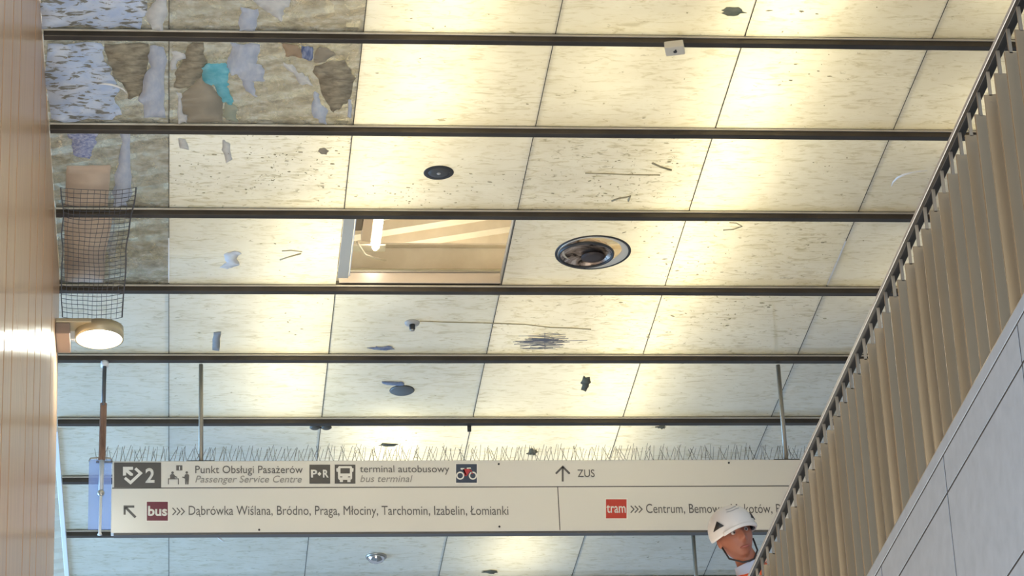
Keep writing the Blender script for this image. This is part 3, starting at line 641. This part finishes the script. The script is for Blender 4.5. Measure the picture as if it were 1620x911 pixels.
def stroke(pts, w):
    """mitred polyline as quads"""
    out = []; P = [Vector(p) for p in pts]; offs = []
    for i, p in enumerate(P):
        d1 = (p-P[i-1]).normalized() if i else (P[1]-p).normalized()
        d2 = (P[i+1]-p).normalized() if i < len(P)-1 else d1
        n1, n2 = Vector((-d1.y, d1.x)), Vector((-d2.y, d2.x)); n = (n1+n2).normalized(); n /= max(.35, n.dot(n1)); offs.append(n*w/2)
    for i in range(len(P)-1):
        out.append([tuple(P[i]+offs[i]), tuple(P[i+1]+offs[i+1]), tuple(P[i+1]-offs[i+1]), tuple(P[i]-offs[i])])
    return out
def glyphs(body, shear=0.0, bold=0.0):
    cu = bpy.data.curves.new('t', 'FONT'); cu.body = body; cu.size = 1; cu.shear = shear; cu.offset = bold; cu.fill_mode = 'FRONT'; cu.resolution_u = 4
    t = bpy.data.objects.new('t', cu); COL.objects.link(t); bpy.context.view_layer.update()
    me = bpy.data.meshes.new_from_object(t.evaluated_get(bpy.context.evaluated_depsgraph_get())); bpy.data.objects.remove(t); return me
def ext(body):
    me = glyphs(body); r = (min(v.co.x for v in me.vertices), max(v.co.x for v in me.vertices)); bpy.data.meshes.remove(me); return r
BASE = {'\u017c': 'z', '\u015b': 's', '\u0105': 'a'}
def text(s, x0, x1, ybase, cap, m, parent, d=0.0, shear=0.0, bold=0.0, name='lettering'):
    plain = ''.join(BASE.get(c, c) for c in s); me = glyphs(plain, shear, bold); hcap = .682
    bx0 = min(v.co.x for v in me.vertices); bx1 = max(v.co.x for v in me.vertices)
    a, b = S(x0, ybase), S(x1, ybase); top = S(x0, ybase-cap)
    sx = (b.x-a.x)/(bx1-bx0); sz = (top.z-a.z)/hcap
    bm = NB(); bm.from_mesh(me); bpy.data.meshes.remove(me)
    for k, c in enumerate(s):                    # accents the sign carries: dot, acute, ogonek
        if c not in BASE: continue
        g = ext(BASE[c]); xr = ext(plain[:k+1])[1]; xl = xr-(g[1]-g[0]); xc = (xl+xr)/2
        if c == '\u017c': q = [(xc+.055*math.cos(6.283*i/10), .595+.055*math.sin(6.283*i/10)) for i in range(10)]
        elif c == '\u015b': q = [(xc-.06, .53), (xc+.0, .53), (xc+.12, .68), (xc+.03, .68)]
        else: q = [(xr-.05, .01), (xr-.10, -.06), (xr-.09, -.13), (xr+.03, -.145), (xr+.03, -.10), (xr-.03, -.09), (xr-.03, -.05), (xr+.0, .01)]
        bm.faces.new([bm.verts.new((u, w, 0)) for u, w in q])
    for v in bm.verts:
        u = (v.co.x-bx0)*sx
        v.co = Vector((a.x+u, SY-.001-d, a.z+v.co.y*sz+(b.z-a.z)*u/(b.x-a.x)))
    r = bmesh.ops.extrude_face_region(bm, geom=bm.faces[:]); bmesh.ops.translate(bm, vec=(0, -.001, 0), verts=[v for v in r['geom'] if isinstance(v, bmesh.types.BMVert)])
    bmesh.ops.recalc_face_normals(bm, faces=bm.faces)
    return obj(name, bm, m, parent)
# exit plate
pl = flat('exit_plate', [rect(180.5, 731.5, 255, 771)], SIGND, sign); pl['label'] = 'dark exit plate with arrow symbol and numeral two'
flat('arrow_symbol', [[(194.5, 738.5), (210.5, 738.5), (210.5, 743), (203, 743.5), (210.5, 749.5), (210, 752.5), (206, 752.5), (199.5, 747), (199.5, 752), (194.5, 752.5)],
                      *stroke([(197.5, 756), (206.5, 763.5), (222.5, 748.5), (214, 741)], 4.4)], CREAM, pl, .0015)
text('2', 230, 244.5, 763, 21.5, CREAM, pl, .0015, 0, .025)
# service desk symbol
flat('desk_symbol', [rect(279, 736, 288.5, 744), stroke([(266.5, 766), (266.5, 757.3), (282.3, 757.3), (282.3, 766)], 1.4)[0], stroke([(266.5, 766), (266.5, 757.3), (282.3, 757.3), (282.3, 766)], 1.4)[1],
                     stroke([(266.5, 766), (266.5, 757.3), (282.3, 757.3), (282.3, 766)], 1.4)[2], circ(273, 747.5, 2, 12), [(269, 756.6), (269, 751.5), (271, 750), (275, 750), (277.5, 753), (280.5, 754.2), (280.5, 755.4), (276.5, 755), (276.5, 756.6)],
                     circ(295.5, 747.3, 2, 12), [(292, 752), (293.5, 750), (298, 750), (299.2, 752), (299, 758), (298.3, 766), (296.2, 766), (295.8, 760), (295, 766), (293, 766), (292.8, 757), (288, 755), (288, 754), (292, 754)]], INK, sign)
flat('clock_digit', [rect(283.2, 738, 284.8, 743.5)], CREAM, sign, .0015)
text('Punkt Obsługi Pasażerów', 309, 479, 748.3, 11.6, INK, sign)
text('Passenger Service Centre', 309, 477.5, 763, 10.6, INKL, sign, 0, .25)
pl = flat('park_ride_plate', [rect(489.5, 735, 522.3, 764.8)], SIGND, sign); pl['label'] = 'dark plate reading P+R'
text('P', 492, 502, 755, 11.5, CREAM, pl, .0015, 0, .03); text('R', 511, 520, 755, 11.5, CREAM, pl, .0015, 0, .03)
flat('plus_symbol', [[(505.3, 746.3), (508.4, 749.6), (505.3, 753), (502.2, 749.6)]], CREAM, pl, .0015)
pl = flat('bus_plate', [rect(529.5, 735, 562.3, 764.8)], SIGND, sign); pl['label'] = 'dark plate with a white bus front'
flat('bus_symbol', [[(534.5, 740), (536, 737.5), (556, 737.5), (557, 740), (557, 757), (555, 759), (536.5, 759), (535, 757)], rect(537.5, 758.5, 542.5, 762.5), rect(549.5, 758.5, 554.5, 762.5), [(532, 741), (534.5, 740.5), (534.5, 746.5), (532.3, 746)], [(557, 740.5), (559.4, 741), (559, 746), (557, 746.5)]], CREAM, pl, .0015)
flat('bus_window', [rect(538.5, 740.8, 553.5, 749), rect(538, 753.8, 541.5, 755.2), rect(550.5, 753.8, 554, 755.2)], SIGND, pl, .0032)
text('terminal autobusowy', 569.5, 711, 747, 11, INK, sign)
text('bus terminal', 570, 653, 762.3, 10.6, INKL, sign, 0, .25)
flat('bicycle_border', [rect(720, 732.8, 756, 766)], CREAM, sign)
pl = flat('bicycle_plate', [rect(721.5, 734.2, 754.3, 763.6)], mat('navy_plate', (.045, .065, .11), .45), sign, .0012); pl['label'] = 'navy plate with a red and white bicycle'
flat('bicycle_wheels', ringp(728, 752.5, 4.3, 6.4)+ringp(748, 752.5, 4.3, 6.4)+[[(728.5, 740.5), (734.5, 740.5), (734.5, 743), (729, 743)], [(738.5, 740), (744.5, 739.6), (745.5, 743.5), (743, 743), (742, 741.8), (738.5, 742)]], CREAM, pl, .0028)
flat('bicycle_frame', [[(732, 742), (745, 741.5), (743, 746.5), (738, 753.5), (735, 753), (734, 747)]]+stroke([(733, 742), (737, 751.5)], 2)+stroke([(744, 742), (747.5, 750)], 1.6), mat('bike_red', (.50, .045, .06), .45), pl, .0028)
flat('up_arrow', stroke([(890.2, 761.5), (890.2, 738.5)], 3.0)+stroke([(879.3, 749.2), (890.2, 738.2), (901.3, 749.2)], 3.0), INK, sign)
text('ZUS', 914, 941, 754.3, 11.6, INK, sign)
# lower board
flat('corner_arrow', stroke([(197.2, 814), (197.2, 801.2), (212.5, 801.2)], 3.4)+stroke([(198.5, 802.3), (214.5, 818.3)], 3.8), INK, sign)
flat('bus_border', [rect(230.6, 792, 267.4, 825.4)], CREAM, sign)
pl = flat('bus_line_plate', [rect(232.3, 793.8, 265.6, 823.6)], mat('maroon', (.16, .022, .045), .4), sign, .0012); pl['label'] = 'maroon plate reading bus'
text('bus', 234, 264.5, 815.5, 14.5, CREAM, pl, .0028, 0, .03)
flat('chevrons', sum([stroke([(x, 803.3), (x+5.2, 809.0), (x, 814.6)], 1.7) for x in (273, 279.7, 286.4)], []), INK, sign)
text('Dąbrówka Wiślana, Bródno, Praga, Młociny, Tarchomin, Izabelin, Łomianki', 298.5, 804.5, 814.3, 14.2, INK, sign)
flat('tram_border', [rect(957, 788, 993, 821.6)], CREAM, sign)
pl = flat('tram_line_plate', [rect(958.6, 789.8, 991.2, 819.8)], mat('tram_red', (.55, .045, .03), .4), sign, .0012); pl['label'] = 'red plate reading tram'
text('tram', 960, 990, 811, 15, CREAM, pl, .0028, 0, .012)
flat('chevrons', sum([stroke([(x, 800), (x+5.2, 805.4), (x, 811)], 1.7) for x in (997.8, 1004.2, 1010.6)], []), INK, sign)
text('Centrum, Bemowo, Mokotów, Praga', 1022.5, 1262, 811.3, 14.2, INK, sign)

# ------------------------------------------------------------------ pole beside the sign, far rod
e = empty('hanging_pole', (-.515, SY-.03, 11.55), 'slim hanging pole with a twisted brown sleeve beside the sign end', 'pole')
def PL(z, dx=0): return Vector((-.513-(11.57-z)*.0136+dx, SY-.03, z))
bm = NB(); tube(bm, [PL(ZC-.055), PL(11.52)], .03, 14); obj('cap', bm, WHITE, e, True)
bm = NB(); tube(bm, [PL(11.52), PL(11.20)], .016, 12); obj('upper_tube', bm, mat('tube_dark', (.13, .13, .13), .4, .5), e, True)
bm = NB(); n = 14
for k in range(24):
    z = 11.22-.46*k/23; c = PL(z); tw = k*.16
    ring = [c+Vector((.026*math.cos(a+tw)*(1+.0*k), .015*math.sin(a+tw)+.01*math.sin(tw), 0)) for a in [2*math.pi*i/10 for i in range(10)]]
    vs = [bm.verts.new(q) for q in ring]
    if k:
        for i in range(10): bm.faces.new((prev[i], prev[(i+1) % 10], vs[(i+1) % 10], vs[i]))
    else: bm.faces.new(vs)
    prev = vs
bm.faces.new(prev[::-1]); bmesh.ops.recalc_face_normals(bm, faces=bm.faces)
obj('twisted_sleeve', bm, noisy('sleeve_brown', (.16, .08, .05), (.30, .17, .11), 9, .4, 0, (3, 3, .6)), e)
bm = NB(); tube(bm, [PL(10.765), PL(10.51)], .019, 12); obj('lower_tube', bm, mat('tube_pale', (.55, .58, .62), .4, .2), e, True)
bm = NB(); bmesh.ops.create_uvsphere(bm, u_segments=16, v_segments=10, radius=.027); bmesh.ops.translate(bm, vec=PL(10.50), verts=bm.verts); obj('joint', bm, STEEL, e, True)
bm = NB(); tube(bm, [PL(10.49), PL(10.19), PL(10.17)], [.011, .011, .018], 10); obj('end_rod', bm, WHITE, e, True)
e = empty('hanger_rod', (4.492, Y0+PW*7+.02, ZC-.05), 'short steel rod hanging from the beam under the sign beside the person', 'rod')
bm = NB(); tube(bm, [(4.49, Y0+PW*7+.02, ZC-.05), (4.49, Y0+PW*7+.02, 10.72)], .017, 14); obj('rod', bm, STEELD, e, True)
bm = NB(); box(bm, (4.39, Y0+PW*7-.01, 10.70), (4.59, Y0+PW*7+.05, 10.72), .003); obj('foot_plate', bm, DARK, e)

# ------------------------------------------------------------------ railing
rail = empty('railing', (RX, 11, 5.368), 'bronze fin railing with a black handrail along the upper floor edge', 'railing')
BR = mat('bronze_fin', (.33, .25, .165), .30, .55); b = BR.node_tree.nodes['Principled BSDF']
L(BR, ramp(BR, tex(BR, 2.2, (1, 1, .35), 4, .5), [(.35, (.36, .285, .18)), (.65, (.50, .405, .27))]), b.inputs['Base Color'])
ya, yb_, ZR = 6.3, 15.6, 6.2
bm = NB(); box(bm, (RX-.008, ya, ZR-.013), (RX+.018, yb_, ZR+.003), .003); obj('handrail', bm, mat('rail_steel', (.56, .55, .52), .35, .5), rail)
bm = NB(); box(bm, (RX-.006, ya, ZR-.034), (RX+.020, yb_, ZR-.013), .002); obj('rail_channel', bm, mat('rail_black', (.02, .02, .018), .4, .2), rail)
bm = NB(); box(bm, (RX-.020, ya, 5.368), (RX+.03, yb_, 5.376)); obj('base_strip', bm, BR, rail)
proto = None; k = 0; y = ya+.06
while y < yb_:
    if proto is None:
        bm = NB(); box(bm, (RX-.021, y-.004, 5.376), (RX+.021, y+.004, 6.09), .0015)
        proto = obj('fin', bm, BR, rail, loc=(RX, y, 5.376))
        bm = NB(); box(bm, (RX-.006, y-.004, 6.085), (RX+.004, y+.004, ZR-.034)); pin = obj('pin', bm, STEELD, proto)
        pin.location = (0, 0, 0)
        for v in pin.data.vertices: v.co -= Vector((RX, y, 5.376))
    else:
        f = proto.copy(); COL.objects.link(f); f.parent = rail; f.rotation_euler.z = math.radians(rnd.uniform(-10, 10)); f.location = proto.location+Vector((0, y-y0, 0))
        q = pin.copy(); COL.objects.link(q); q.parent = f
    if k == 0: y0 = y
    k += 1; y += .1245

# ------------------------------------------------------------------ person on the upper floor
def skin(pts, edges, rad, sub=2, name='skin'):
    me = bpy.data.meshes.new(name); me.from_pydata([tuple(p) for p in pts], edges, []); o = bpy.data.objects.new(name, me); COL.objects.link(o)
    o.modifiers.new('s', 'SKIN'); sv = me.skin_vertices[0].data
    for i, r in enumerate(rad): sv[i].radius = (r if isinstance(r, tuple) else (r, r))
    sv[0].use_root = True
    o.modifiers.new('u', 'SUBSURF').levels = sub
    bpy.context.view_layer.update(); dg = bpy.context.evaluated_depsgraph_get()
    m2 = bpy.data.meshes.new_from_object(o.evaluated_get(dg)); bpy.data.objects.remove(o)
    bm = NB(); bm.from_mesh(m2); bpy.data.meshes.remove(m2); return bm
def merge(bm, other):
    me = bpy.data.meshes.new('tmp'); other.to_mesh(me); other.free(); bm.from_mesh(me); bpy.data.meshes.remove(me)
def remesh(bm, vox):
    me = bpy.data.meshes.new('tmp'); bm.to_mesh(me); bm.free(); o = bpy.data.objects.new('tmp', me); COL.objects.link(o)
    m = o.modifiers.new('r', 'REMESH'); m.mode = 'VOXEL'; m.voxel_size = vox
    s = o.modifiers.new('s', 'SMOOTH'); s.iterations = 2; s.factor = .4
    bpy.context.view_layer.update(); dg = bpy.context.evaluated_depsgraph_get()
    m2 = bpy.data.meshes.new_from_object(o.evaluated_get(dg)); bpy.data.objects.remove(o)
    b = NB(); b.from_mesh(m2); bpy.data.meshes.remove(m2); return b
FZ = 5.30
J = dict(pel=(2.93, 13.98, 6.22), waist=(2.88, 13.95, 6.42), chest=(2.82, 13.92, 6.66), nb=(2.715, 13.90, 6.83), neck=(2.685, 13.885, 6.90), hd=(2.66, 13.875, 6.96),
         sl=(2.60, 13.90, 6.685), el=(2.535, 13.93, 6.43), wl=(2.56, 13.80, 6.22),
         sr=(2.93, 13.93, 6.91), er=(3.10, 13.98, 6.58), wr=(3.10, 13.84, 6.36),
         hl=(2.84, 13.97, 6.16), kl=(2.83, 13.92, 5.78), al=(2.84, 13.99, 5.38), tl=(2.82, 13.85, 5.335),
         hr=(3.03, 13.99, 6.16), kr=(3.06, 13.94, 5.78), ar=(3.09, 14.01, 5.38), tr=(3.11, 13.87, 5.335))
J = {k: Vector(v) for k, v in J.items()}
names = list(J); ix = {n: i for i, n in enumerate(names)}
EDG = [('pel', 'waist'), ('waist', 'chest'), ('chest', 'nb'), ('nb', 'neck'), ('neck', 'hd'), ('chest', 'sl'), ('sl', 'el'), ('el', 'wl'), ('chest', 'sr'), ('sr', 'er'), ('er', 'wr'),
       ('pel', 'hl'), ('hl', 'kl'), ('kl', 'al'), ('al', 'tl'), ('pel', 'hr'), ('hr', 'kr'), ('kr', 'ar'), ('ar', 'tr')]
RAD = dict(pel=.13, waist=.125, chest=.135, nb=.07, neck=.055, hd=.055, sl=.058, el=.042, wl=.029, sr=.058, er=.042, wr=.029, hl=.085, kl=.056, al=.042, tl=.038, hr=.085, kr=.056, ar=.042, tr=.038)
body = skin([J[n] for n in names], [(ix[a], ix[b]) for a, b in EDG], [RAD[n] for n in names])
# head: built upright facing -Y about its centre, then tilted
HC = Vector((2.638, 13.86, 6.995))
HR = Matrix.Rotation(math.radians(-19), 3, 'Y') @ Matrix.Rotation(math.radians(6), 3, 'Z') @ Matrix.Rotation(math.radians(16), 3, 'X')
hb = NB(); bmesh.ops.create_uvsphere(hb, u_segments=48, v_segments=36, radius=1)
def gau(v, c, s): return math.exp(-sum(((v[i]-c[i])/s[i])**2 for i in range(3)))
for v in hb.verts:
    q = Vector((v.co.x*.082, v.co.y*.098, v.co.z*.122))
    if q.z < -.01: k = min(1, (-.01-q.z)/.105); q.x *= 1-.30*k; q.y = q.y*(1-.18*k)-(.012*k)
    q.y += -.026*gau(q, (0, -.095, -.014), (.014, .04, .018))-.014*gau(q, (0, -.095, .012), (.010, .04, .025))
    q.y += .012*gau(q, (.032, -.085, .022), (.018, .04, .013))+.012*gau(q, (-.032, -.085, .022), (.018, .04, .013))
    q.y += -.008*gau(q, (0, -.09, -.052), (.026, .04, .008))-.006*gau(q, (0, -.09, -.064), (.022, .04, .007))+.006*gau(q, (0, -.09, -.058), (.028, .04, .0035))
    q.y += -.012*gau(q, (0, -.08, -.095), (.026, .04, .018))-.007*gau(q, (0, -.09, .042), (.05, .04, .010))
    v.co = q
for s in (-1, 1):
    eb = NB(); bmesh.ops.create_uvsphere(eb, u_segments=16, v_segments=12, radius=1)
    for v in eb.verts: v.co = Vector((s*.079+v.co.x*.011, .012+v.co.y*.020, -.004+v.co.z*.033))
    merge(hb, eb)
for v in hb.verts: v.co = HC+HR @ v.co
merge(body, hb)
# hands: palm and five fingers each
def hand(w, fw, side, th):
    fw = Vector(fw).normalized(); side = Vector(side).normalized(); up = fw.cross(side)
    pts = [w, w+fw*.045, w+fw*.085]; ed = [(0, 1), (1, 2)]; rad = [.024, (.034, .018), (.036, .015)]
    for i, (o_, ln) in enumerate(((-.032, .068), (-.011, .078), (.011, .074), (.032, .058))):
        b0 = len(pts); root = w+fw*.088+side*o_
        pts += [root, root+fw*ln*.45+up*.008, root+fw*ln*.75+up*.022, root+fw*ln*.9+up*.038]; rad += [.010, .0095, .0088, .0075]
        ed += [(2, b0), (b0, b0+1), (b0+1, b0+2), (b0+2, b0+3)]
    b0 = len(pts); r0 = w+fw*.03-side*.032*th; pts += [r0, r0+fw*.03-side*.022*th+up*.012, r0+fw*.058-side*.026*th+up*.022]; rad += [.014, .011, .009]; ed += [(1, b0), (b0, b0+1), (b0+1, b0+2)]
    return skin(pts, ed, rad, 1)
merge(body, hand(J['wl'], J['wl']-J['el']+Vector((0, -.02, -.08)), (0.3, 1, 0), 1))
merge(body, hand(J['wr'], J['wr']-J['er']+Vector((0, -.02, -.08)), (-0.3, 1, 0), 1))
body = remesh(body, .0062)
SKIN = noisy('skin', (.36, .13, .075), (.45, .18, .11), 7, .45)
person = tag(obj('person', body, SKIN, None, True, loc=(2.97, 13.95, FZ)), 'person in a white helmet and orange vest leaning by the railing', 'person')
def seg(sub, grow, extra=None):
    nm = [n for n in names if any(n in e for e in sub)]; i2 = {n: i for i, n in enumerate(nm)}
    return skin([J[n] for n in nm], [(i2[a], i2[b]) for a, b in sub], [RAD[n]+grow for n in nm])
def ptag(o, s): o['label'] = s; return o
def pobj(name, bm, m, smooth=True): return obj(name, bm, m, person, smooth)
pobj('trousers', seg([('pel', 'waist'), ('pel', 'hl'), ('hl', 'kl'), ('kl', 'al'), ('pel', 'hr'), ('hr', 'kr'), ('kr', 'ar')], .016), mat('trouser_navy', (.05, .06, .09), .8))
pobj('jacket', seg([('waist', 'chest'), ('chest', 'sl'), ('sl', 'el'), ('el', 'wl'), ('chest', 'sr'), ('sr', 'er'), ('er', 'wr')], .010), mat('jacket_blue', (.50, .62, .80), .8))
vb = skin([J['pel']+Vector((0, 0, .02)), J['waist'], J['chest'], Vector((2.745, 13.875, 6.87)), J['sl']+(J['sl']-J['chest'])*.1, J['sr']+(J['sr']-J['chest'])*.1], [(0, 1), (1, 2), (2, 3), (2, 4), (2, 5)], [.15, .15, .16, .115, .085, .095])
VM = mat('vest_orange', (1.0, .14, .035), .7, 0); vest_me = pobj('vest', vb, VM).data
for off, nm in ((Vector((0, 0, 0)), 'reflective_band'), (Vector((.02, .012, -.11)), 'reflective_band')):
    c = (J['waist']+J['chest'])/2+off; bm = NB(); ax = (J['chest']-J['waist']).normalized()
    tube(bm, [c-ax*.025, c+ax*.025], .166, 28); pobj(nm, bm, mat('reflective', (.72, .73, .72), .3, .3))
from mathutils.bvhtree import BVHTree
vt = BVHTree.FromPolygons([v.co.copy() for v in vest_me.vertices], [tuple(q.vertices) for q in vest_me.polygons])
SH = mat('reflective_pink', (.95, .62, .50), .4)
for a in ('sl', 'sr'):
    m_ = J[a]*.42+J['nb']*.58; bm = NB(); P_ = []
    for k in range(15):
        t_ = -1.25+2.5*k/14; d_ = Vector((0, math.sin(t_)*-1.0, math.cos(t_))); o_ = m_+d_*.30+Vector((0, 0, -.12*(1-math.cos(t_))))
        h = vt.find_nearest(o_); P_.append(h[0]+h[1]*.004)
    ax = Vector((1, 0, .35)).normalized(); prev = None
    for q in P_:
        vs = [bm.verts.new(q-ax*.02), bm.verts.new(q+ax*.02)]
        if prev: bm.faces.new((prev[0], prev[1], vs[1], vs[0]))
        prev = vs
    bmesh.ops.recalc_face_normals(bm, faces=bm.faces)
    r_ = bmesh.ops.solidify(bm, geom=bm.faces[:], thickness=.004); pobj('reflective_band', bm, SH)
bm = NB(); ax = (J['neck']-J['nb']).normalized(); tube(bm, [J['nb']-ax*.03, J['nb']+ax*.05], [.078, .068], 24, False); pobj('collar', bm, mat('collar_blue', (.55, .66, .85), .7))
for s in 'lr':
    a, t_ = J['a'+s], J['t'+s]
    bm = skin([a+Vector((0, .02, .10)), a+Vector((0, .01, .0)), t_+Vector((0, .02, .005)), t_+Vector((0, -.06, -.002))], [(0, 1), (1, 2), (2, 3)], [.055, .054, .048, .040], 2)
    for v in bm.verts: v.co.z = max(v.co.z, FZ+.002)
    pobj('boot', bm, mat('boot_black', (.03, .028, .026), .5))
# eyes and brows
for s in (-1, 1):
    bm = NB(); bmesh.ops.create_uvsphere(bm, u_segments=14, v_segments=10, radius=.0125)
    for v in bm.verts: v.co = HC+HR @ (v.co+Vector((s*.032, -.0755, .020)))
    pobj('eye', bm, mat('eye_white', (.62, .55, .50), .3))
    bm = NB(); bmesh.ops.create_uvsphere(bm, u_segments=12, v_segments=8, radius=.0062)
    for v in bm.verts: v.co = HC+HR @ (v.co+Vector((s*.032, -.0835, .019)))
    pobj('iris', bm, mat('iris_dark', (.05, .03, .02), .2))
    bm = NB(); tube(bm, [HC+HR @ Vector((s*x, y, z)) for x, y, z in ((.014, -.098, .037), (.032, -.095, .041), (.052, -.083, .036))], [.003, .004, .0025], 8); pobj('eyebrow', bm, mat('brow_brown', (.10, .06, .04), .8))
bm = NB(); tube(bm, [HC+HR @ Vector((x, y, z)) for x, y, z in ((-.026, -.086, -.058), (-.012, -.098, -.0565), (0, -.1, -.058), (.012, -.098, -.0565), (.026, -.086, -.058))], [.0015, .0045, .005, .0045, .0015], 8); pobj('lips', bm, mat('lip', (.42, .14, .11), .5))
# helmet
def hel(u, v, R_=1.0):
    """u around 0..1 (0 = front), v from crown 0 to rim 1"""
    a = 2*math.pi*u; ph = v*math.radians(100-6*math.cos(2*a)-4*math.cos(a))
    x = math.sin(a)*math.sin(ph)*.112*R_; y = -math.cos(a)*math.sin(ph)*.134*R_; z = math.cos(ph)*.118*R_
    return Vector((x, y+.006, z+.036))
def shell(bm, nu=56, nv=18, v0=0., v1=1., u0=0., u1=1., R1=1.0, R2=.95):
    def grid(R_):
        return [[bm.verts.new(HC+HR @ hel(u0+(u1-u0)*i/nu, v0+(v1-v0)*j/nv, R_)) for i in range(nu+1)] for j in range(nv+1)]
    A, B = grid(R1), grid(R2)
    for j in range(nv):
        for i in range(nu):
            bm.faces.new((A[j][i], A[j][i+1], A[j+1][i+1], A[j+1][i])); bm.faces.new((B[j][i], B[j+1][i], B[j+1][i+1], B[j][i+1]))
    for i in range(nu): bm.faces.new((A[nv][i], A[nv][i+1], B[nv][i+1], B[nv][i])); 
    if v0 > 0:
        for i in range(nu): bm.faces.new((A[0][i], B[0][i], B[0][i+1], A[0][i+1]))
    if u1-u0 < 1:
        for j in range(nv): bm.faces.new((A[j][0], A[j+1][0], B[j+1][0], B[j][0])); bm.faces.new((A[j][nu], B[j][nu], B[j+1][nu], A[j+1][nu]))
    bmesh.ops.remove_doubles(bm, verts=bm.verts, dist=1e-5); bmesh.ops.recalc_face_normals(bm, faces=bm.faces); return bm
HW = mat('helmet_white', (.84, .82, .76), .35)
hm = pobj('helmet', shell(NB()), HW); hm['label'] = 'white safety helmet with dark vents'
bm = NB(); shell(bm, 24, 3, .93, 1.02, -.13, .13, 1.09, .99); obj('helmet_peak', bm, HW, hm, True)
def hobj(name, bm, m): return obj(name, bm, m, hm, True)
hobj('helmet_lining', shell(NB(), 48, 5, .80, .985, 0, 1, .945, .87), DARK)
for s in (-1, 1):
    bm = NB(); tri = [(.16*s, .62), (.20*s, .80), (.115*s, .80)]
    vs = [bm.verts.new(HC+HR @ hel(u % 1, v, 1.055)) for u, v in tri]; vi = [bm.verts.new(HC+HR @ hel(u % 1, v, .99)) for u, v in tri]
    bm.faces.new(vs); bm.faces.new(vi[::-1])
    for k in range(3): bm.faces.new((vs[k], vs[(k+1) % 3], vi[(k+1) % 3], vi[k]))
    bmesh.ops.recalc_face_normals(bm, faces=bm.faces); hobj('vent', bm, DARK)
for v in (.38, .48):
    bm = NB(); tube(bm, [HC+HR @ hel((-.07+.14*k/10) % 1, v+.02*math.sin(k*.5), 1.004) for k in range(11)], .0026, 6); hobj('ridge_line', bm, GREYP)
bm = NB(); tube(bm, [HC+HR @ Vector(q) for q in ((-.082, -.01, -.03), (-.075, -.035, -.09), (-.03, -.075, -.125), (0, -.082, -.128), (.03, -.075, -.125), (.075, -.035, -.09), (.082, -.01, -.03))], .0045, 8); hobj('chin_strap', bm, DARK)
